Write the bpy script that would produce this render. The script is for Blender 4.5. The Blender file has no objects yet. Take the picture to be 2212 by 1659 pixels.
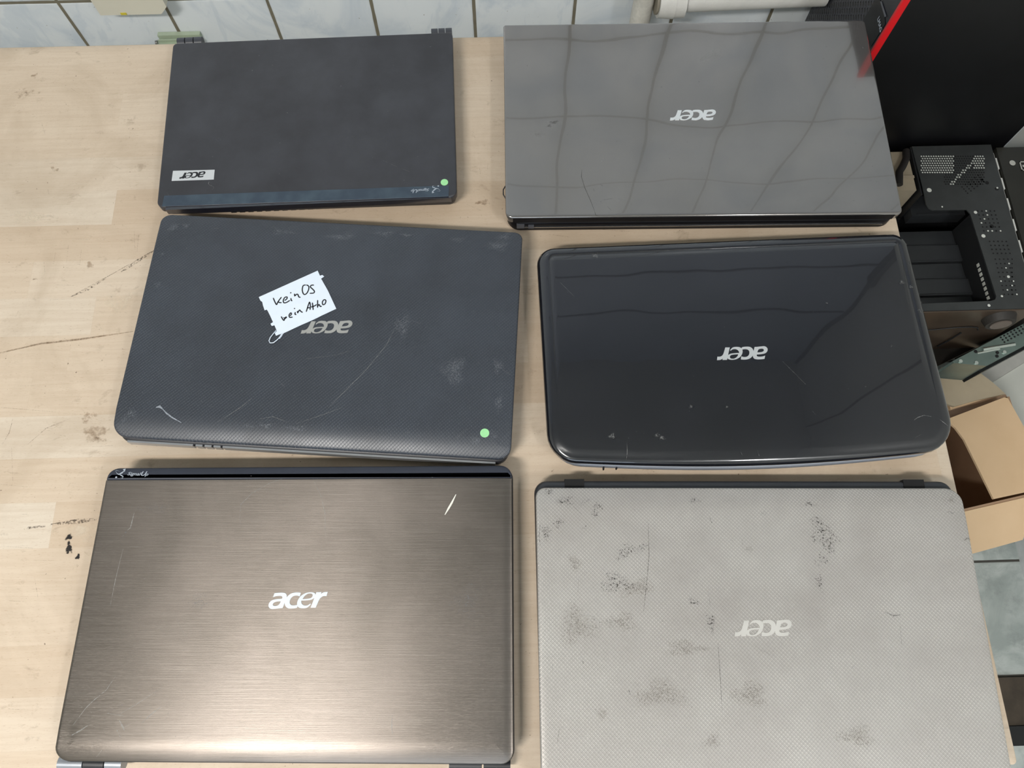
import bpy, math, random
from mathutils import Vector, Matrix
from mathutils.geometry import tessellate_polygon
R_ = random.Random(7)
sc = bpy.context.scene
TZ = 0.74                      # table top height; all authored z values are relative to the table top

# ------------------------------------------------------------------ camera
CF = Vector((0.01029, 0.32599, -0.94532)); CR = Vector((0.99959, -0.02876, 0.00096)); CU = Vector((0.02687, 0.94494, 0.32615))
FPX, CH = 1633.6957, 0.7081
cam = bpy.data.cameras.new('camera'); camo = bpy.data.objects.new('camera', cam); sc.collection.objects.link(camo)
cam.sensor_width = 36; cam.lens = FPX / 2212 * 36; cam.clip_start = 0.02
M = Matrix((CR, CU, -CF)).transposed().to_4x4(); M.translation = Vector((0, 0, CH + TZ)); camo.matrix_world = M
sc.camera = camo
# ------------------------------------------------------------------ light and exposure
sc.view_settings.view_transform = 'Standard'; sc.view_settings.look = 'None'; sc.view_settings.gamma = 1
sc.view_settings.use_curve_mapping = False; sc.view_settings.exposure = 0.0
w = bpy.data.worlds.new('world'); sc.world = w; w.use_nodes = True
w.node_tree.nodes['Background'].inputs[0].default_value = (0.75, 0.85, 1.0, 1); w.node_tree.nodes['Background'].inputs[1].default_value = 1.0
def area(name, loc, target, sx, sy, power, col):
    l = bpy.data.lights.new(name, 'AREA'); l.shape = 'RECTANGLE'; l.size = sx; l.size_y = sy; l.energy = power; l.color = col
    o = bpy.data.objects.new(name, l); sc.collection.objects.link(o); o.location = loc
    o.rotation_euler = (Vector(target) - Vector(loc)).to_track_quat('-Z', 'Y').to_euler(); return o
area('ceiling_tube_light', (-0.72, -0.74, TZ + 1.64), (-0.72, -0.74, 0), 0.6, 0.14, 36, (1.0, 0.965, 0.92))
area('rear_fill_light', (0.86, -1.0, TZ + 1.64), (0.86, -1.0, 0), 0.16, 0.6, 13, (0.98, 0.98, 1.0))  # added unseen fill lamp, brightens the dark wall beside the tower
area('window_daylight', (-0.4, -2.36, TZ + 0.75), (-0.4, 0, TZ + 0.3), 1.5, 1.1, 17, (0.72, 0.85, 1.0))

# ------------------------------------------------------------------ projection helpers (photo pixel -> point of the place)
def ray(u, v): return Vector((0, 0, CH)), CF + (u - 1106) / FPX * CR - (v - 829.5) / FPX * CU
def hit(u, v, ax, val):
    o, d = ray(u, v); t = (val - o[ax]) / d[ax]; return o + t * d
def U(u, v, z=0.0): return hit(u, v, 2, z)

# ------------------------------------------------------------------ materials
class NT:
    def __init__(s, name):
        s.m = bpy.data.materials.new(name); s.m.use_nodes = True; s.t = s.m.node_tree; s.t.nodes.clear()
        s.out = s.t.nodes.new('ShaderNodeOutputMaterial')
    def n(s, typ, **kw):
        x = s.t.nodes.new(typ)
        for k, v in kw.items(): setattr(x, k, v)
        return x
    def put(s, sock, v):
        if v is None: return
        if hasattr(v, 'links') and hasattr(v, 'is_output'): s.t.links.new(v, sock)
        else:
            if isinstance(v, (tuple, list)) and len(v) == 3 and sock.type == 'RGBA': v = (*v, 1)
            sock.default_value = v
    def obj(s): return s.n('ShaderNodeTexCoord').outputs['Object']
    def sep(s, v):
        x = s.n('ShaderNodeSeparateXYZ'); s.put(x.inputs[0], v); return x.outputs
    def comb(s, a, b, c=0.0):
        x = s.n('ShaderNodeCombineXYZ'); s.put(x.inputs[0], a); s.put(x.inputs[1], b); s.put(x.inputs[2], c); return x.outputs[0]
    def ma(s, op, a, b=None, c=None, clamp=False):
        x = s.n('ShaderNodeMath', operation=op, use_clamp=clamp); s.put(x.inputs[0], a); s.put(x.inputs[1], b); s.put(x.inputs[2], c); return x.outputs[0]
    def scale(s, v, sc3):
        x = s.n('ShaderNodeVectorMath', operation='MULTIPLY'); s.put(x.inputs[0], v); x.inputs[1].default_value = sc3; return x.outputs[0]
    def noise(s, v, sc_, det=3, rough=.5, dist=0.0):
        x = s.n('ShaderNodeTexNoise'); s.put(x.inputs['Vector'], v); x.inputs['Scale'].default_value = sc_; x.inputs['Detail'].default_value = det
        x.inputs['Roughness'].default_value = rough; x.inputs['Distortion'].default_value = dist; return x.outputs[0]
    def rng(s, v, a, b, c=0.0, d=1.0, smooth=False):
        x = s.n('ShaderNodeMapRange', interpolation_type='SMOOTHSTEP' if smooth else 'LINEAR'); s.put(x.inputs[0], v)
        for i, q in enumerate((a, b, c, d)): s.put(x.inputs[i + 1], q)
        return x.outputs[0]
    def mix(s, f, a, b, mode='MIX'):
        x = s.n('ShaderNodeMix', data_type='RGBA', blend_type=mode); s.put(x.inputs['Factor'], f); s.put(x.inputs['A'], a); s.put(x.inputs['B'], b)
        return [o for o in x.outputs if o.type == 'RGBA'][0]
    def bump(s, h, strength=.5, dist=.001, nrm=None):
        x = s.n('ShaderNodeBump'); s.put(x.inputs['Height'], h); x.inputs['Strength'].default_value = strength; x.inputs['Distance'].default_value = dist
        s.put(x.inputs['Normal'], nrm); return x.outputs[0]
    def attr(s, name): return s.n('ShaderNodeAttribute', attribute_name=name).outputs['Fac']
    def pbr(s, col=(.5, .5, .5), rough=.5, metal=0.0, normal=None, alpha=None, spec=.5, coat=None, coat_r=.05, aniso=None):
        p = s.n('ShaderNodeBsdfPrincipled'); s.put(p.inputs['Base Color'], col); s.put(p.inputs['Roughness'], rough); s.put(p.inputs['Metallic'], metal)
        s.put(p.inputs['Specular IOR Level'], spec); s.put(p.inputs['Normal'], normal); s.put(p.inputs['Alpha'], alpha)
        if coat is not None: s.put(p.inputs['Coat Weight'], coat); p.inputs['Coat Roughness'].default_value = coat_r; s.put(p.inputs['Coat Normal'], normal)
        s.t.links.new(p.outputs[0], s.out.inputs[0]); return s.m
    def dash(s, u, v, period, ang, la, lb, off=0.0):
        """mask of slanted dashes set out in a staggered lattice"""
        r = None
        for k in (0.0, .5):
            a = s.ma('SUBTRACT', s.ma('FRACT', s.ma('ADD', s.ma('DIVIDE', u, period), k + off)), .5)
            b = s.ma('SUBTRACT', s.ma('FRACT', s.ma('ADD', s.ma('DIVIDE', v, period), k)), .5)
            c, q = math.cos(ang), math.sin(ang)
            x = s.ma('DIVIDE', s.ma('ADD', s.ma('MULTIPLY', a, c), s.ma('MULTIPLY', b, q)), la)
            y = s.ma('DIVIDE', s.ma('SUBTRACT', s.ma('MULTIPLY', b, c), s.ma('MULTIPLY', a, q)), lb)
            d = s.ma('ADD', s.ma('MULTIPLY', x, x), s.ma('MULTIPLY', y, y))
            m = s.rng(d, 1.0, 0.2, 0, 1, True)
            r = m if r is None else s.ma('MAXIMUM', r, m)
        return r
def lin(r, g, b): return tuple(((c / 255) / 12.92 if c <= 10 else ((c / 255 + .055) / 1.055) ** 2.4) for c in (r, g, b))
_pl = {}
def plain(name, col, rough=.5, metal=0.0, var=.06, sc_=60, spec=.5, coat=None, bump=0.0, coat_r=.05):
    if name in _pl: return _pl[name]
    k = NT(name); n = k.noise(k.obj(), sc_, 4)
    c = k.mix(k.rng(n, .3, .7), tuple(x * (1 - var) for x in col), tuple(min(1, x * (1 + var)) for x in col))
    nr = k.bump(k.noise(k.obj(), sc_ * 12, 2), bump, .0005) if bump else None
    _pl[name] = k.pbr(c, rough, metal, nr, None, spec, coat, coat_r); return _pl[name]
def tile_mat(name, ax, p1, o1, ax2, p2, o2, gw, tile_a, tile_b, grout, rough=.22, vary=True, dirt=False):
    k = NT(name); xyz = k.sep(k.obj())
    def line(c, p, o):
        f = k.ma('FRACT', k.ma('ADD', k.ma('DIVIDE', k.ma('SUBTRACT', c, o), p), .5)); d = k.ma('MULTIPLY', k.ma('ABSOLUTE', k.ma('SUBTRACT', f, .5)), p)
        return d
    wob = k.ma('MULTIPLY', k.ma('SUBTRACT', k.noise(k.obj(), 35, 3), .5), .0012)
    d = k.ma('ADD', k.ma('MINIMUM', line(xyz[ax], p1, o1), line(xyz[ax2], p2, o2)), wob)
    g = k.rng(d, gw * .5, gw * .5 + .0006, 1, 0)
    n1 = k.noise(k.obj(), 6, 5, .6, 1.6); n2 = k.noise(k.scale(k.obj(), (1, 1, .35)), 16, 4, .6, 2.5)
    c = k.mix(k.rng(n1, .42, .68, smooth=True), tile_a, tile_b); c = k.mix(k.rng(n2, .56, .66, 0, .45, True), c, tile_b)
    sp = k.rng(k.noise(k.obj(), 130, 2), .72, .76); c = k.mix(k.ma('MULTIPLY', sp, .5), c, grout)
    if dirt:
        c = k.mix(k.rng(k.noise(k.obj(), 22, 6, .7), .5, .75, 0, .6), c, tuple(x * .55 for x in tile_b))
    c = k.mix(g, c, k.mix(k.noise(k.obj(), 90, 3), grout, tuple(x * .6 for x in grout)))
    r = k.rng(g, 0, 1, rough, .85)
    return k.pbr(c, r, 0, k.bump(k.rng(d, gw * .4, gw * .5 + .002, 0, 1), .6, .0012))
wall_tile = tile_mat('glazed_wall_tile', 0, .1457, -.0290, 2, .194, -.120 + TZ, .0042, lin(222, 228, 232), lin(198, 208, 218), lin(128, 122, 104))
wall_tile_r = tile_mat('glazed_side_wall_tile', 1, .1457, .04, 2, .194, -.120 + TZ, .0042, lin(206, 208, 206), lin(184, 190, 192), lin(128, 122, 104))
floor_tile = tile_mat('grey_floor_tile', 0, .2005, .79, 1, .2005, .1225, .004, lin(176, 182, 178), lin(146, 154, 150), lin(70, 68, 62), .45, dirt=True)
paint_white = plain('matt_white_paint', lin(214, 214, 208), .7, 0, .03, 8)

def wood_mat():
    k = NT('beech_butcher_block'); P = k.obj(); xyz = k.sep(P)
    row = k.ma('DIVIDE', k.ma('ADD', xyz[1], .0135), .0425); ri = k.ma('FLOOR', row)
    rnd = k.n('ShaderNodeTexWhiteNoise', noise_dimensions='1D'); k.put(rnd.inputs['W'], ri)
    ux = k.ma('ADD', k.ma('DIVIDE', xyz[0], .46), k.ma('MULTIPLY', rnd.outputs['Value'], 7.0)); ci = k.ma('FLOOR', ux)
    rnd2 = k.n('ShaderNodeTexWhiteNoise', noise_dimensions='2D'); k.put(rnd2.inputs['Vector'], k.comb(ci, ri))
    v = rnd2.outputs['Value']
    c = k.mix(v, lin(206, 189, 168), lin(201, 183, 161))
    c = k.mix(k.rng(v, .72, .95), c, lin(194, 174, 151))
    c = k.mix(k.rng(v, .28, .05), c, lin(208, 195, 177))
    off = k.comb(k.ma('MULTIPLY', ci, 3.7), k.ma('MULTIPLY', ri, 1.9), v)
    add = k.n('ShaderNodeVectorMath', operation='ADD'); k.put(add.inputs[0], k.scale(P, (1.3, 22, 1))); k.put(add.inputs[1], off)
    g = k.noise(add.outputs[0], 9, 5, .6, .6); c = k.mix(k.rng(g, .4, .75, 0, .3), c, lin(172, 146, 120))
    fl = k.noise(k.scale(P, (60, 420, 1)), 4, 2, .5); c = k.mix(k.rng(fl, .62, .74, 0, .4), c, lin(150, 112, 78))
    d1 = k.noise(P, 7, 5, .65, .8); c = k.mix(k.rng(d1, .46, .70, 0, .42), c, lin(160, 140, 116))
    d2 = k.noise(k.scale(P, (1, 1.6, 1)), 42, 5, .7, .4); c = k.mix(k.rng(d2, .60, .72, 0, .34), c, lin(120, 98, 76))
    sp = k.noise(P, 260, 2, .5); c = k.mix(k.rng(sp, .755, .79, 0, .7), c, lin(88, 68, 52))
    e1 = k.ma('ABSOLUTE', k.ma('SUBTRACT', k.ma('FRACT', row), .5)); e2 = k.ma('ABSOLUTE', k.ma('SUBTRACT', k.ma('FRACT', ux), .5))
    ln = k.ma('MAXIMUM', k.rng(e1, .492, .5), k.rng(e2, .4992, .5)); c = k.mix(k.ma('MULTIPLY', ln, .08), c, lin(140, 108, 78))
    return k.pbr(c, k.rng(d1, .3, .7, .48, .62), 0, k.bump(g, .12, .0006), None, .35)
wood = wood_mat()
def stain_mat(name, col, lo, hi, amax, sc_=240, stretch=(1, 1, 1), rough=.6):
    k = NT(name); n = k.noise(k.scale(k.obj(), stretch), sc_, 4, .65)
    f = k.attr('fade'); a = k.ma('MULTIPLY', k.rng(k.ma('ADD', n, k.ma('MULTIPLY', k.ma('SUBTRACT', f, 1.0), .35)), lo, hi), amax)
    a = k.ma('MULTIPLY', a, k.rng(f, 0, .25))
    return k.pbr(col, rough, 0, None, a, .3)
st_brown = stain_mat('brown_stain', lin(150, 122, 92), .30, .62, .5)
st_dark = stain_mat('dark_scuff', lin(74, 62, 52), .46, .60, .6, 420)
st_black = stain_mat('black_mark', lin(36, 33, 32), .20, .40, .95, 500)
st_line = stain_mat('pencil_line', lin(104, 86, 70), .42, .62, .5, 700)
st_pale = stain_mat('pale_wear', lin(228, 214, 192), .30, .60, .45, 60)
sx_white = stain_mat('white_scratch', lin(190, 190, 186), .36, .66, .5, 900)
sx_faint = stain_mat('faint_scratch', lin(170, 170, 168), .30, .60, .5, 900)
sx_bold = stain_mat('bold_scratch', lin(226, 224, 214), .05, .15, 1.0, 300)
sx_scuff = stain_mat('grey_scuff', lin(136, 140, 146), .46, .60, .62, 1100, (1, 1, 1), .6)
sx_smear = stain_mat('pale_smear', lin(160, 166, 174), .15, .5, .8, 700)
sx_dark = stain_mat('dark_scratch', lin(58, 56, 52), .36, .62, .65, 900)
sx_dirt = stain_mat('dark_dirt', lin(56, 52, 47), .43, .53, .85, 800)
sx_grime = stain_mat('brown_grime', lin(120, 112, 98), .44, .60, .45, 1100)

# ------------------------------------------------------------------ mesh builder
class MB:
    def __init__(s): s.v = []; s.f = []; s.mi = []; s.sm = []; s.fade = {}
    def add(s, vs, fs, mi=0, smooth=False, fade=None):
        b = len(s.v); s.v += [Vector(p) for p in vs]
        for f in fs: s.f.append([i + b for i in f]); s.mi.append(mi); s.sm.append(smooth)
        if fade is not None:
            for i, q in enumerate(fade): s.fade[b + i] = q
        return s
    def box(s, x0, x1, y0, y1, z0, z1, mi=0, frame=None):
        p = [(x, y, z) for z in (z0, z1) for y in (y0, y1) for x in (x0, x1)]
        if frame is not None: p = [frame @ Vector(q) for q in p]
        return s.add(p, [(0, 2, 3, 1), (4, 5, 7, 6), (0, 1, 5, 4), (2, 6, 7, 3), (0, 4, 6, 2), (1, 3, 7, 5)], mi)
    def prism(s, poly, z0, z1, mi=0, frame=None):
        n = len(poly); p = [(x, y, z0) for x, y in poly] + [(x, y, z1) for x, y in poly]
        if frame is not None: p = [frame @ Vector(q) for q in p]
        return s.add(p, [tuple(reversed(range(n))), tuple(range(n, 2 * n))] + [(i, (i + 1) % n, n + (i + 1) % n, n + i) for i in range(n)], mi)
    def slab(s, pts, th, mi=0, nrm=None):
        """solid sheet: polygon of 3-D points given a thickness along its normal"""
        pts = [Vector(q) for q in pts]
        if nrm is None: nrm = (pts[1] - pts[0]).cross(pts[2] - pts[0]).normalized()
        n = len(pts); return s.add(pts + [q - nrm * th for q in pts], [tuple(range(n)), tuple(reversed(range(n, 2 * n)))] + [(i, n + i, n + (i + 1) % n, (i + 1) % n) for i in range(n)], mi)
    def cyl(s, a, b, r, n=20, mi=0, r2=None, caps=True):
        a = Vector(a); b = Vector(b); d = (b - a).normalized(); t = d.orthogonal().normalized(); q = d.cross(t); r2 = r if r2 is None else r2
        ps = [a + (t * math.cos(2 * math.pi * i / n) + q * math.sin(2 * math.pi * i / n)) * r for i in range(n)] + [b + (t * math.cos(2 * math.pi * i / n) + q * math.sin(2 * math.pi * i / n)) * r2 for i in range(n)]
        s.add(ps, [(i, (i + 1) % n, n + (i + 1) % n, n + i) for i in range(n)], mi, True)
        if caps: s.add(ps, [tuple(reversed(range(n))), tuple(range(n, 2 * n))], mi)
        return s
    def tube(s, pts, r, n=8, mi=0):
        pts = [Vector(p) for p in pts]; rings = []
        up = Vector((0, 0, 1)) if abs((pts[1] - pts[0]).normalized().z) < .95 else Vector((1, 0, 0))
        for i, p in enumerate(pts):
            d = (pts[min(i + 1, len(pts) - 1)] - pts[max(i - 1, 0)]).normalized(); t = d.cross(up).normalized(); q = t.cross(d)
            rr = r[i] if isinstance(r, (list, tuple)) else r
            rings += [p + (t * math.cos(2 * math.pi * k / n) + q * math.sin(2 * math.pi * k / n)) * rr for k in range(n)]
        f = [(i * n + k, i * n + (k + 1) % n, (i + 1) * n + (k + 1) % n, (i + 1) * n + k) for i in range(len(pts) - 1) for k in range(n)]
        s.add(rings, f, mi, True); m = len(pts)
        return s.add(rings, [tuple(reversed(range(n))), tuple(range((m - 1) * n, m * n))], mi)
    def ribbon(s, pts, wd, z, mi=0, taper=True, fade=1.0):
        pts = [Vector((p[0], p[1])) for p in pts]; n = len(pts); vs = []
        for i, p in enumerate(pts):
            d = (pts[min(i + 1, n - 1)] - pts[max(i - 1, 0)]); d = d.normalized() if d.length > 0 else Vector((1, 0)); q = Vector((-d.y, d.x))
            h = (wd[i] if isinstance(wd, (list, tuple)) else wd) / 2 * ((.35 if i in (0, n - 1) else 1) if taper else 1)
            vs += [(*(p + q * h), z), (*(p - q * h), z)]
        return s.add(vs, [(2 * i + 1, 2 * i + 3, 2 * i + 2, 2 * i) for i in range(n - 1)], mi, False, [fade] * (2 * n))
    def patch(s, c, rx, ry, ang, z, mi=0, n=18, peak=1.0):
        vs = [(c[0], c[1], z)]; fd = [peak]; ca, sa = math.cos(ang), math.sin(ang)
        for rr, ff in ((.5, .8 * peak), (1.0, 0.0)):
            for i in range(n):
                a = 2 * math.pi * i / n; k = rr * (1 + .25 * math.sin(3 * a + rx * 900) + .12 * math.sin(5 * a + ry * 700)); x, y = rx * k * math.cos(a), ry * k * math.sin(a)
                vs.append((c[0] + ca * x - sa * y, c[1] + sa * x + ca * y, z)); fd.append(ff)
        fs = [(0, 1 + i, 1 + (i + 1) % n) for i in range(n)] + [(1 + i, 1 + n + i, 1 + n + (i + 1) % n, 1 + (i + 1) % n) for i in range(n)]
        return s.add(vs, fs, mi, False, fd)
    def poly(s, outer, holes=(), z=0.0, mi=0, th=0.0):
        """flat filled outline with holes, raised by th with side walls"""
        loops = [[Vector((x, y, 0)) for x, y in l] for l in (outer, *holes)]; flat = [p for l in loops for p in l]
        tris = tessellate_polygon(loops); vs = [(p.x, p.y, z + th) for p in flat]; fs = []
        for t in tris:
            a, b, c = (flat[i] for i in t)
            fs.append(tuple(t) if (b - a).cross(c - a).z > 0 else tuple(reversed(t)))
        s.add(vs, fs, mi)
        if th:
            for l in loops:
                n = len(l); s.add([(p.x, p.y, z) for p in l] + [(p.x, p.y, z + th) for p in l], [(i, (i + 1) % n, n + (i + 1) % n, n + i) for i in range(n)], mi)
        return s
    def link(s, name, mats, parent=None, xf=None):
        me = bpy.data.meshes.new(name); vs = [xf @ p for p in s.v] if xf is not None else s.v
        me.from_pydata([tuple(p) for p in vs], [], s.f)
        for m in (mats if isinstance(mats, (list, tuple)) else [mats]): me.materials.append(m)
        for i, p in enumerate(me.polygons): p.material_index = s.mi[i]; p.use_smooth = s.sm[i]
        if s.fade:
            a = me.attributes.new('fade', 'FLOAT', 'POINT')
            for i in range(len(s.v)): a.data[i].value = s.fade.get(i, 1.0)
        me.update(); o = bpy.data.objects.new(name, me); sc.collection.objects.link(o)
        if parent is not None: o.parent = parent
        return o
def root(name, loc, label, cat, rz=0.0, group=None):
    o = bpy.data.objects.new(name, None); sc.collection.objects.link(o); o.empty_display_size = .05
    o.location = (loc[0], loc[1], loc[2] + TZ); o.rotation_euler = (0, 0, rz); o['label'] = label; o['category'] = cat
    if group: o['group'] = group
    o['_m'] = 0; del o['_m']
    return o
def wxf(o):   # authored (table-relative) coordinates -> local coordinates of root o
    m = Matrix.Rotation(o.rotation_euler.z, 4, 'Z'); m.translation = o.location; return m.inverted() @ Matrix.Translation((0, 0, TZ))
WX = Matrix.Translation((0, 0, TZ))
def struct(name, mb, mats):
    o = mb.link(name, mats, None, WX); o['kind'] = 'structure'; return o
def text_verts(body, size, shear=0.0, offset=0.0, spacing=1.0):
    cu = bpy.data.curves.new('lettering', 'FONT'); cu.body = body; cu.size = size; cu.shear = shear; cu.offset = offset; cu.space_character = spacing
    cu.align_x = 'CENTER'; cu.align_y = 'CENTER'; cu.resolution_u = 4
    to = bpy.data.objects.new('lettering', cu); me = bpy.data.meshes.new_from_object(to)
    vs = [tuple(v.co) for v in me.vertices]; fs = [tuple(p.vertices) for p in me.polygons]
    bpy.data.objects.remove(to); bpy.data.curves.remove(cu); bpy.data.meshes.remove(me); return vs, fs
def frame2(c, ang, sx=1.0, z=0.0):
    m = Matrix.Rotation(ang, 4, 'Z') @ Matrix.Scale(sx, 4); m.translation = (c[0], c[1], z); return m

# ------------------------------------------------------------------ rounded outline and lid builder
def outline(cs, rad, inset=0.0, bow=0.0, seg=7):
    """cs: TL,TR,BR,BL (x,y).  Returns closed outline, counter-clockwise seen from above."""
    c = [Vector(q) for q in (cs[0], cs[3], cs[2], cs[1])]; rr = [rad[0], rad[3], rad[2], rad[1]]; n = 4
    ins = []
    for i in range(4):
        a, b, d = c[i - 1], c[i], c[(i + 1) % 4]; e1 = (b - a).normalized(); e2 = (d - b).normalized()
        n1 = Vector((-e1.y, e1.x)); n2 = Vector((-e2.y, e2.x)); k = 1 + n1.dot(n2); ins.append(b + (n1 + n2) / k * inset)
    pts = []
    for i in range(4):
        r = max(rr[i] - inset, .0006); a, b, d = ins[i - 1], ins[i], ins[(i + 1) % 4]; e1 = (a - b).normalized(); e2 = (d - b).normalized()
        half = e1.angle(e2) / 2; t = r / math.tan(half); ctr = b + (e1 + e2).normalized() * (r / math.sin(half))
        p0 = b + e1 * t; p1 = b + e2 * t; a0 = math.atan2(p0.y - ctr.y, p0.x - ctr.x); a1 = math.atan2(p1.y - ctr.y, p1.x - ctr.x)
        while a1 < a0: a1 += 2 * math.pi
        pts += [Vector((ctr.x + r * math.cos(a0 + (a1 - a0) * k / seg), ctr.y + r * math.sin(a0 + (a1 - a0) * k / seg))) for k in range(seg + 1)]
        # subdivide straight edge to the next corner
        nb, nd = ins[(i + 1) % 4], ins[(i + 2) % 4]; r2 = max(rr[(i + 1) % 4] - inset, .0006); g1 = (b - nb).normalized(); g2 = (nd - nb).normalized()
        q0 = nb + g1 * (r2 / math.tan(g1.angle(g2) / 2)); m = 16
        pts += [p1.lerp(q0, k / m) for k in range(1, m)]
    if bow:
        bl, br = Vector(cs[3]), Vector(cs[2]); L = (br - bl).length; e = (br - bl).normalized(); nn = Vector((e.y, -e.x)); tl = Vector(cs[0]); H = (bl - tl).length
        for p in pts:
            d = (p - bl).dot(-nn)
            if d < H * .45: p += nn * bow * math.sin(math.pi * min(1, max(0, (p - bl).dot(e) / L))) * (1 - d / (H * .45))
    return pts
def shell(mb, cs, rad, prof, rolls=(), bow=0.0, mi=0, cap_bottom=True, ztop=None):
    """stack of rings [(inset, z)], closed by caps; rolls [(side, width, drop)] lower the top face toward a side"""
    sides = {'back': (cs[0], cs[1]), 'front': (cs[3], cs[2]), 'left': (cs[0], cs[3]), 'right': (cs[1], cs[2])}
    base = len(mb.v); rings = []
    for ins, z in prof:
        ps = outline(cs, rad, ins, bow); r = []
        for p in ps:
            zz = z
            if ztop is not None and z > ztop - .003:
                for sd, wd, dr in rolls:
                    a, b = Vector(sides[sd][0]), Vector(sides[sd][1]); e = (b - a).normalized(); d = abs((p - a).x * e.y - (p - a).y * e.x)
                    if bow and sd == 'front': d = max(0, d + bow * math.sin(math.pi * min(1, max(0, (p - a).dot(e) / (b - a).length))))
                    if d < wd: zz -= dr * (1 - d / wd) ** 2
            r.append((p.x, p.y, zz))
        rings.append(r)
    n = len(rings[0]); vs = [p for r in rings for p in r]
    fs = [(j * n + i, j * n + (i + 1) % n, (j + 1) * n + (i + 1) % n, (j + 1) * n + i) for j in range(len(rings) - 1) for i in range(n)]
    mb.add(vs, fs, mi, True)
    b = base
    mb.f.append([b + (len(rings) - 1) * n + i for i in range(n)]); mb.mi.append(mi); mb.sm.append(True)
    if cap_bottom: mb.f.append([b + i for i in reversed(range(n))]); mb.mi.append(mi); mb.sm.append(False)
    return mb
def lid_prof(z0, z1, r=.0012, wide=.02):
    p = [(r * .5, z0), (0, z0 + .0006)]
    p += [(r * (1 - math.cos(a)), z1 - r + r * math.sin(a)) for a in (0, .4, .8, 1.2, math.pi / 2)]
    p += [(wide * k, z1) for k in (.12, .2, .3, .42, .55, .7, .85, 1.0)] + [(wide * 1.15, z1), (wide * 1.2, z1)]
    return p

# ------------------------------------------------------------------ logo outlines (traced lettering)
def smooth_loop(pts, k=4):
    """pts: (x, y, sharp).  Catmull-Rom between points, kept sharp where flagged"""
    n = len(pts); out = []
    for i in range(n):
        p0, p1, p2, p3 = pts[i - 1], pts[i], pts[(i + 1) % n], pts[(i + 2) % n]
        a = p1 if p1[2] else p0; d = p2 if p2[2] else p3
        for j in range(k):
            t = j / k
            f = lambda q: .5 * (2 * p1[q] + (-a[q] + p2[q]) * t + (2 * a[q] - 5 * p1[q] + 4 * p2[q] - d[q]) * t * t + (-a[q] + 3 * p1[q] - 3 * p2[q] + d[q]) * t ** 3)
            out.append((f(0), f(1)))
    return out
S = 1
LA = [(357, 495, S), (388, 396, S), (450, 385, 0), (560, 380, 0), (640, 386, 0), (695, 410, 0), (722, 460, 0), (722, 510, 0), (712, 550, 0), (690, 620, 0), (637, 776, S), (560, 780, 0), (450, 790, 0), (350, 796, 0), (298, 775, 0), (265, 735, 0), (258, 690, 0), (272, 640, 0), (312, 592, 0), (370, 562, 0), (450, 546, 0), (540, 539, 0), (600, 537, S), (608, 508, 0), (598, 480, 0), (565, 466, 0), (510, 463, 0), (430, 472, 0)]
LAh = [(577, 603, S), (500, 605, 0), (430, 617, 0), (387, 642, 0), (370, 676, 0), (382, 706, 0), (412, 718, 0), (460, 718, 0), (510, 705, 0), (545, 672, 0)]
LC = [(1095, 391, S), (1040, 383, 0), (960, 382, 0), (880, 392, 0), (800, 428, 0), (735, 490, 0), (700, 560, 0), (685, 640, 0), (700, 710, 0), (740, 760, 0), (800, 787, 0), (880, 791, 0), (960, 786, 0), (1018, 772, S), (1045, 692, S), (1000, 704, 0), (940, 712, 0), (890, 710, 0), (845, 693, 0), (815, 650, 0), (813, 600, 0), (832, 540, 0), (872, 492, 0), (930, 466, 0), (1000, 464, 0), (1068, 486, S)]
LE = [(1360, 382, 0), (1260, 390, 0), (1180, 420, 0), (1100, 472, 0), (1042, 550, 0), (1013, 630, 0), (1015, 700, 0), (1042, 750, 0), (1095, 780, 0), (1170, 790, 0), (1250, 785, 0), (1300, 767, 0), (1340, 732, 0), (1378, 690, S), (1362, 670, S), (1310, 709, 0), (1250, 722, 0), (1190, 714, 0), (1142, 680, 0), (1121, 632, 0), (1120, 592, S), (1200, 592, 0), (1300, 585, 0), (1380, 573, 0), (1440, 545, 0), (1478, 500, 0), (1484, 450, 0), (1462, 410, 0), (1420, 390, 0)]
LEh = [(1150, 555, S), (1172, 510, 0), (1220, 456, 0), (1280, 422, 0), (1340, 414, 0), (1390, 426, 0), (1410, 456, 0), (1403, 496, 0), (1368, 530, 0), (1300, 546, 0), (1220, 553, 0)]
LR = [(1503, 384, S), (1640, 382, S), (1628, 432, S), (1665, 403, 0), (1715, 384, 0), (1805, 379, S), (1780, 488, S), (1720, 486, 0), (1665, 500, 0), (1615, 542, 0), (1582, 600, 0), (1560, 655, 0), (1512, 778, S), (1378, 776, S), (1440, 590, 0)]
def logo(mb, c, width, ang, z, mi=0, th=.0003):
    k = width / 1547; m = frame2(c, ang)
    def tr(l):
        o = []
        for x, y in smooth_loop(l):
            p = m @ Vector(((x - 1031) * k, -(y - 587) * k, 0)); o.append((p.x, p.y))
        return o
    for i, (a, hs) in enumerate(((LA, [LAh]), (LC, []), (LE, [LEh]), (LR, []))): mb.poly(tr(a), [tr(h) for h in hs], z, mi, th + i * .00002)
    return mb
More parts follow.
